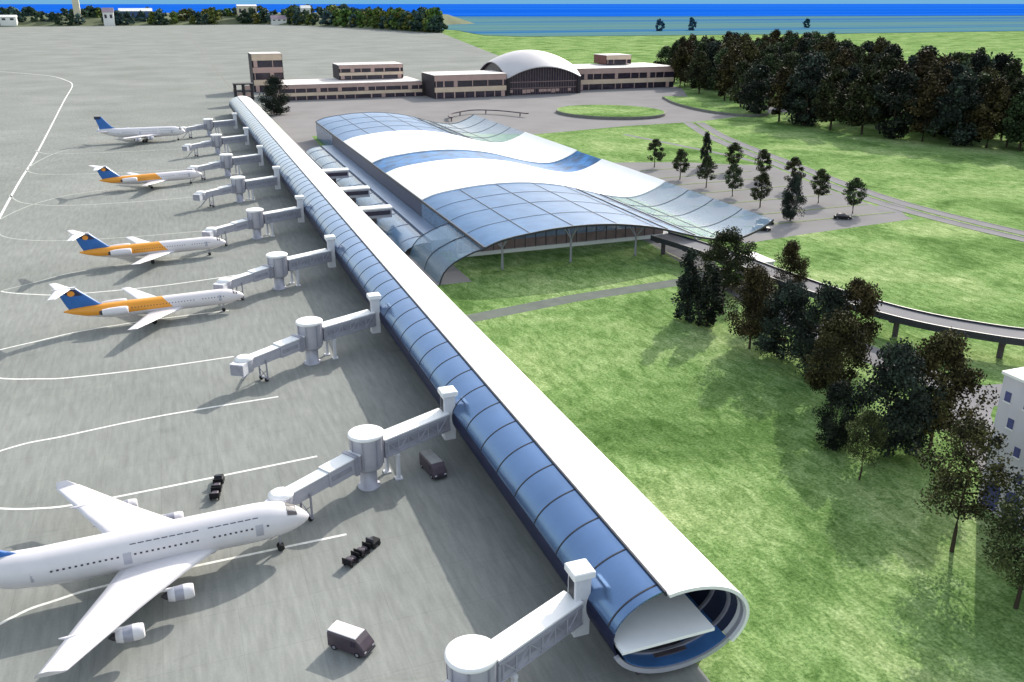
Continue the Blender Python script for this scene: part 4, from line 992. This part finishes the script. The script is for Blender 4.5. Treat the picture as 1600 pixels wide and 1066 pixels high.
# elevated ramp
rp = spline([(112.8, 193), (113.9, 188.8), (116.2, 177.9), (117.8, 166.4), (119.2, 151.2), (121.3, 137.4), (124.2, 126.3), (127.5, 118.4), (131.7, 112.0), (137.2, 105.7), (148, 97), (170, 86)], 6)
rampo = thing('elevated_ramp', 'curved elevated road ramp on short piers behind the grove', 'ramp', (118, 150, 0))
def robj(mb, name, mats):
    o = mb.obj(name, mats, rampo); o.data.transform(Matrix.Translation((-118, -150, 0))); return o
def slab(pts, d0, d1, z0, z1):
    l = offset(pts, d0); r_ = offset(pts, d1); mb = MB()
    return mb.loft([[(l[i][0], l[i][1], z0), (r_[i][0], r_[i][1], z0), (r_[i][0], r_[i][1], z1), (l[i][0], l[i][1], z1)] for i in range(len(pts))], 0, True)
robj(slab(rp, 3.2, -3.2, 3.9, 4.7), 'deck', 'dark_steel')
robj(ribbon(rp, 5.9, 4.71), 'carriageway', 'road_asphalt')
robj(slab(rp, 3.25, 3.0, 3.9, 5.1), 'parapet', 'dark_steel'); robj(slab(rp, -3.0, -3.25, 3.8, 5.1), 'parapet', 'dark_steel')
for i in range(3, len(rp), 7):
    x, y = rp[i]; mb = MB(); mb.tube([(x, y, 0), (x, y, 3.4)], [.55, .55], 12); mb.beam((*offset(rp, 2.6)[i], 3.6), (*offset(rp, -2.6)[i], 3.6), 1.0, .56); robj(mb, 'pier', 'plum_pier')
t = thing('ramp_abutment', 'white concrete block beside the ramp under the canopy tip', 'abutment', (123.5, 167, 0))
mb = MB(); mb.chamfer_box(-2.4, -4, 0, 2.4, 4, 4.2, .15); mb.obj('block', 'tower_white', t)
mb = MB(); mb.box(-2.6, -4.2, 4.22, 2.6, 4.2, 4.5); mb.obj('cap', 'tower_roof', t)

# ------------------------------------------------------------------ landside lawns and canopy
def raised_lawn(name, label, pts, h):
    t = thing(name, label, 'lawn', (pts[0][0], pts[0][1], 0)); M = Matrix.Translation((-pts[0][0], -pts[0][1], 0))
    mb = MB(); mb.poly(pts, 0.01, h - .12); o = mb.obj('kerb_wall', 'kerb', t); o.data.transform(M)
    c = Vector((sum(p[0] for p in pts) / len(pts), sum(p[1] for p in pts) / len(pts)))
    q = [tuple(c + (Vector(p) - c) * .985) for p in pts]
    mb = MB(); mb.poly(q, h - .3, h); o = mb.obj('turf', 'grass', t); o.data.transform(M)
raised_lawn('raised_lawn', 'oval raised lawn in the forecourt before the vaulted hall', [(239 + 29 * math.cos(a) * 1.0 + 6 * math.sin(a), 474 + 31 * math.sin(a) - 10 * math.cos(a)) for a in [2 * math.pi * i / 48 for i in range(48)]], 1.7)
raised_lawn('raised_lawn', 'tear shaped raised lawn between the forecourt and the forest', spline([(311, 540), (330, 525), (332, 480), (325, 442), (312, 430), (301, 436), (294, 460), (298, 500), (311, 540)], 6)[:-1], 1.5)
arc = spline([(141.5, 470), (144, 482), (150, 491), (164, 500), (177, 492), (187, 473)], 6)
t = thing('arc_canopy', 'thin dark curved canopy on posts in the forecourt', 'canopy', (164, 488, 0))
mb = slab(arc, .9, -.9, 1.9, 2.5); o = mb.obj('canopy_roof', 'plum_pier', t); o.data.transform(Matrix.Translation((-164, -488, 0)))
for i in (0, 7, 14, 21, 28):
    x, y = arc[min(i, len(arc) - 1)]; mb = MB(); mb.tube([(x - 164, y - 488, 0), (x - 164, y - 488, 1.88)], .35, 8); mb.obj('post', 'plum_pier', t)

# ------------------------------------------------------------------ old terminal buildings
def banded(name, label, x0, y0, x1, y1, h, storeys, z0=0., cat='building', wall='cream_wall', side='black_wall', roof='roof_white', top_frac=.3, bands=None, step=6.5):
    """slab building: dark glazed core, pale spandrel bands with mullions on its long fronts, blind end walls, the black ones with shade painted in"""
    t = thing(name, label, cat, (x0, y0, z0)); w_, d_ = x1 - x0, y1 - y0
    mb = MB(); mb.box(.3, .3, 0, w_ - .3, d_ - .3, h - .3); mb.obj('core', 'window_dark', t)
    sh = h / storeys
    for k in range(storeys):
        zb = k * sh
        mb = MB(); mb.box(0, 0, zb + sh * .56, w_, .32, zb + sh * (1. if k < storeys - 1 else 1.06)); mb.box(0, d_ - .32, zb + sh * .56, w_, d_, zb + sh * (1. if k < storeys - 1 else 1.06)); mb.objs('wall_band', wall if k % 2 == 0 else 'pink_wall', t)
        # uneven groups of piers between the windows
        g = random.Random(int(x0 * 7 + k)); mb = MB(); x = 1.
        while x < w_ - 2:
            pw = g.choice([.5, .5, .9, 2.6]); mb.box(x, .08, zb + .2, min(x + pw, w_ - .3), .3, zb + sh * .56 - .003); x += pw + g.choice([step, step * 1.6, step * .7])
        mb.objs('window_pier', 'pink_wall', t)
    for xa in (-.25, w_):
        mb = MB(); mb.box(xa, 0.02, 0, xa + .25, d_ - .02, h + .2); mb.obj('end_wall', side, t)  # default black puts the shade of the unlit side into the wall colour
    mb = MB(); mb.box(-.3, -.3, h + sh * .065, w_ + .3, d_ + .3, h + sh * .065 + .35); mb.obj('roof', roof, t)
    return t
banded('old_terminal_wing', 'low long two storey wing at the left of the old terminal', 66, 613, 164, 655, 9.4, 2)
t_ = banded('upper_block', 'raised two storey block on top of the low old terminal wing', 112, 638, 157, 662, 9.2, 2, 9.8 + .5)
banded('square_tower', 'square control block rising behind the left end of the old terminal', 58, 680, 79, 704, 25.5, 3, 0)
banded('old_terminal_block', 'taller block with end wall in painted black shade standing forward, left of the vaulted hall', 166.5, 590, 217.5, 622, 14.4, 2)
banded('old_terminal_wing', 'two storey wing at the right of the vaulted hall', 275.5, 613, 362, 660, 14.5, 2)
banded('roof_penthouse', 'small rooftop penthouse with dark red end wall on the right wing', 318, 640, 339, 662, 6, 1, 15.9, 'building', 'cream_wall', 'red_brown')
# vaulted hall: sail vault on four corner piers with glazed arches
va = thing('vaulted_hall', 'hall under a big pale sail vault in the middle of the old terminal', 'building', (247, 624, 0))
hx, hy, z0v, Av, Bv = 28, 31, 11.5, 7.5, 9.5
def sail(u, v, off=0.): return (hx * u, hy * v, z0v + Av * (1 - u * u) + Bv * (1 - v * v) + off)
n = 28; mb = MB()
for off in (0, -.6):
    mb.add([sail(-1 + 2 * i / n, -1 + 2 * j / n, off) for j in range(n + 1) for i in range(n + 1)], [(j * (n + 1) + i, j * (n + 1) + i + 1, (j + 1) * (n + 1) + i + 1, (j + 1) * (n + 1) + i) for j in range(n) for i in range(n)], 0, True)
for fn in (lambda t_, o: sail(t_, -1, o), lambda t_, o: sail(t_, 1, o), lambda t_, o: sail(-1, t_, o), lambda t_, o: sail(1, t_, o)):
    mb.add([fn(-1 + 2 * i / n, 0) for i in range(n + 1)] + [fn(-1 + 2 * i / n, -.6) for i in range(n + 1)], [(i, i + 1, n + 2 + i, n + 1 + i) for i in range(n)])
mb.obj('vault', 'vault_shell', va)
for ax, sg in (('y', -1), ('y', 1), ('x', -1), ('x', 1)):
    mb = MB(); k = .93; pts = []
    for i in range(n + 1):
        t_ = -.97 + 1.94 * i / n
        p = sail(t_, sg * k) if ax == 'y' else sail(sg * k, t_)
        pts.append((p[0], p[1], p[2] - .62))
    mb.add(pts + [(p[0], p[1], 0) for p in pts], [(i, i + 1, n + 2 + i, n + 1 + i) for i in range(n)]); gl = mb.obj('glazed_arch', 'window_dark', va)
    if ax == 'y':
        mb = MB()
        for i in range(1, n):
            mb.beam((pts[i][0], pts[i][1] + sg * .12, .1), (pts[i][0], pts[i][1] + sg * .12, pts[i][2]), .16, .16)
        for z in (4.2, 8.4): mb.box(-hx * .96, sg * hy * k + sg * .2 - .15, z, hx * .96, sg * hy * k + sg * .2 + .15, z + .5)
        mb.objs('mullion', 'facade_mauve', gl)
        mb = MB(); g = random.Random(3)
        for i in range(16):
            xx = -hx * .9 + i * hx * 1.8 / 16; 
            if g.random() < .6: mb.box(xx, sg * hy * k + sg * .1 - .05, 1 + g.random(), xx + 2 + g.random(), sg * hy * k + sg * .1 + .05, 3.6)
        mb.objs('entrance_panel', 'pink_wall', gl)
for su in (-1, 1):
    for sv_ in (-1, 1):
        mb = MB(); mb.box(su * (hx - 1.2) - 1.2, sv_ * (hy - 1.2) - 1.2, 0, su * (hx - 1.2) + 1.2, sv_ * (hy - 1.2) + 1.2, z0v + .1); mb.obj('corner_pier', 'black_wall', va)

# ------------------------------------------------------------------ white house at the right edge
t = thing('white_house', 'pale flat roofed house with small blue windows at the right picture edge', 'house', (90.6, 71.3, 0))
Wd, Dp, Hh = 24, 25, 18
mb = MB(); mb.box(0, -Dp, 0, Wd, 0, Hh); mb.obj('wall', 'tower_white', t)
mb = MB(); mb.box(-.25, -Dp - .25, Hh + .01, Wd + .25, .25, Hh + .35); mb.obj('roof', 'tower_roof', t)
for r_ in range(5):
    for c in range(9):
        if r_ == 0: continue
        z = 2.4 + r_ * 3.1; y = -1.1 - c * 2.75 - (1.1 if r_ % 2 else 0)
        mb = MB(); mb.box(-.05, y - .42, z, .06, y + .42, z + 1.25); wv = mb.obj('window', 'window_blue', t)
        mb = MB(); mb.box(-.14, y - .55, z - .16, .02, y + .55, z - .02); mb.obj('sill', 'tower_roof', wv)
for c in range(8):
    y = -1.8 - c * 3.0; mb = MB(); n = 10
    pts = [(-1.1 * 1.0, .3)] + [(-1.1 * math.cos(math.pi * i / n), 3.0 + 1.1 * math.sin(math.pi * i / n)) for i in range(n + 1)] + [(1.1, .3)]
    mb.add([(-.06, y + a, z) for a, z in pts] + [(.02, y + a, z) for a, z in pts], [tuple(range(len(pts)))] + [(i, (i + 1) % len(pts), len(pts) + (i + 1) % len(pts), len(pts) + i) for i in range(len(pts))]); mb.obj('arch_window', 'window_blue', t)
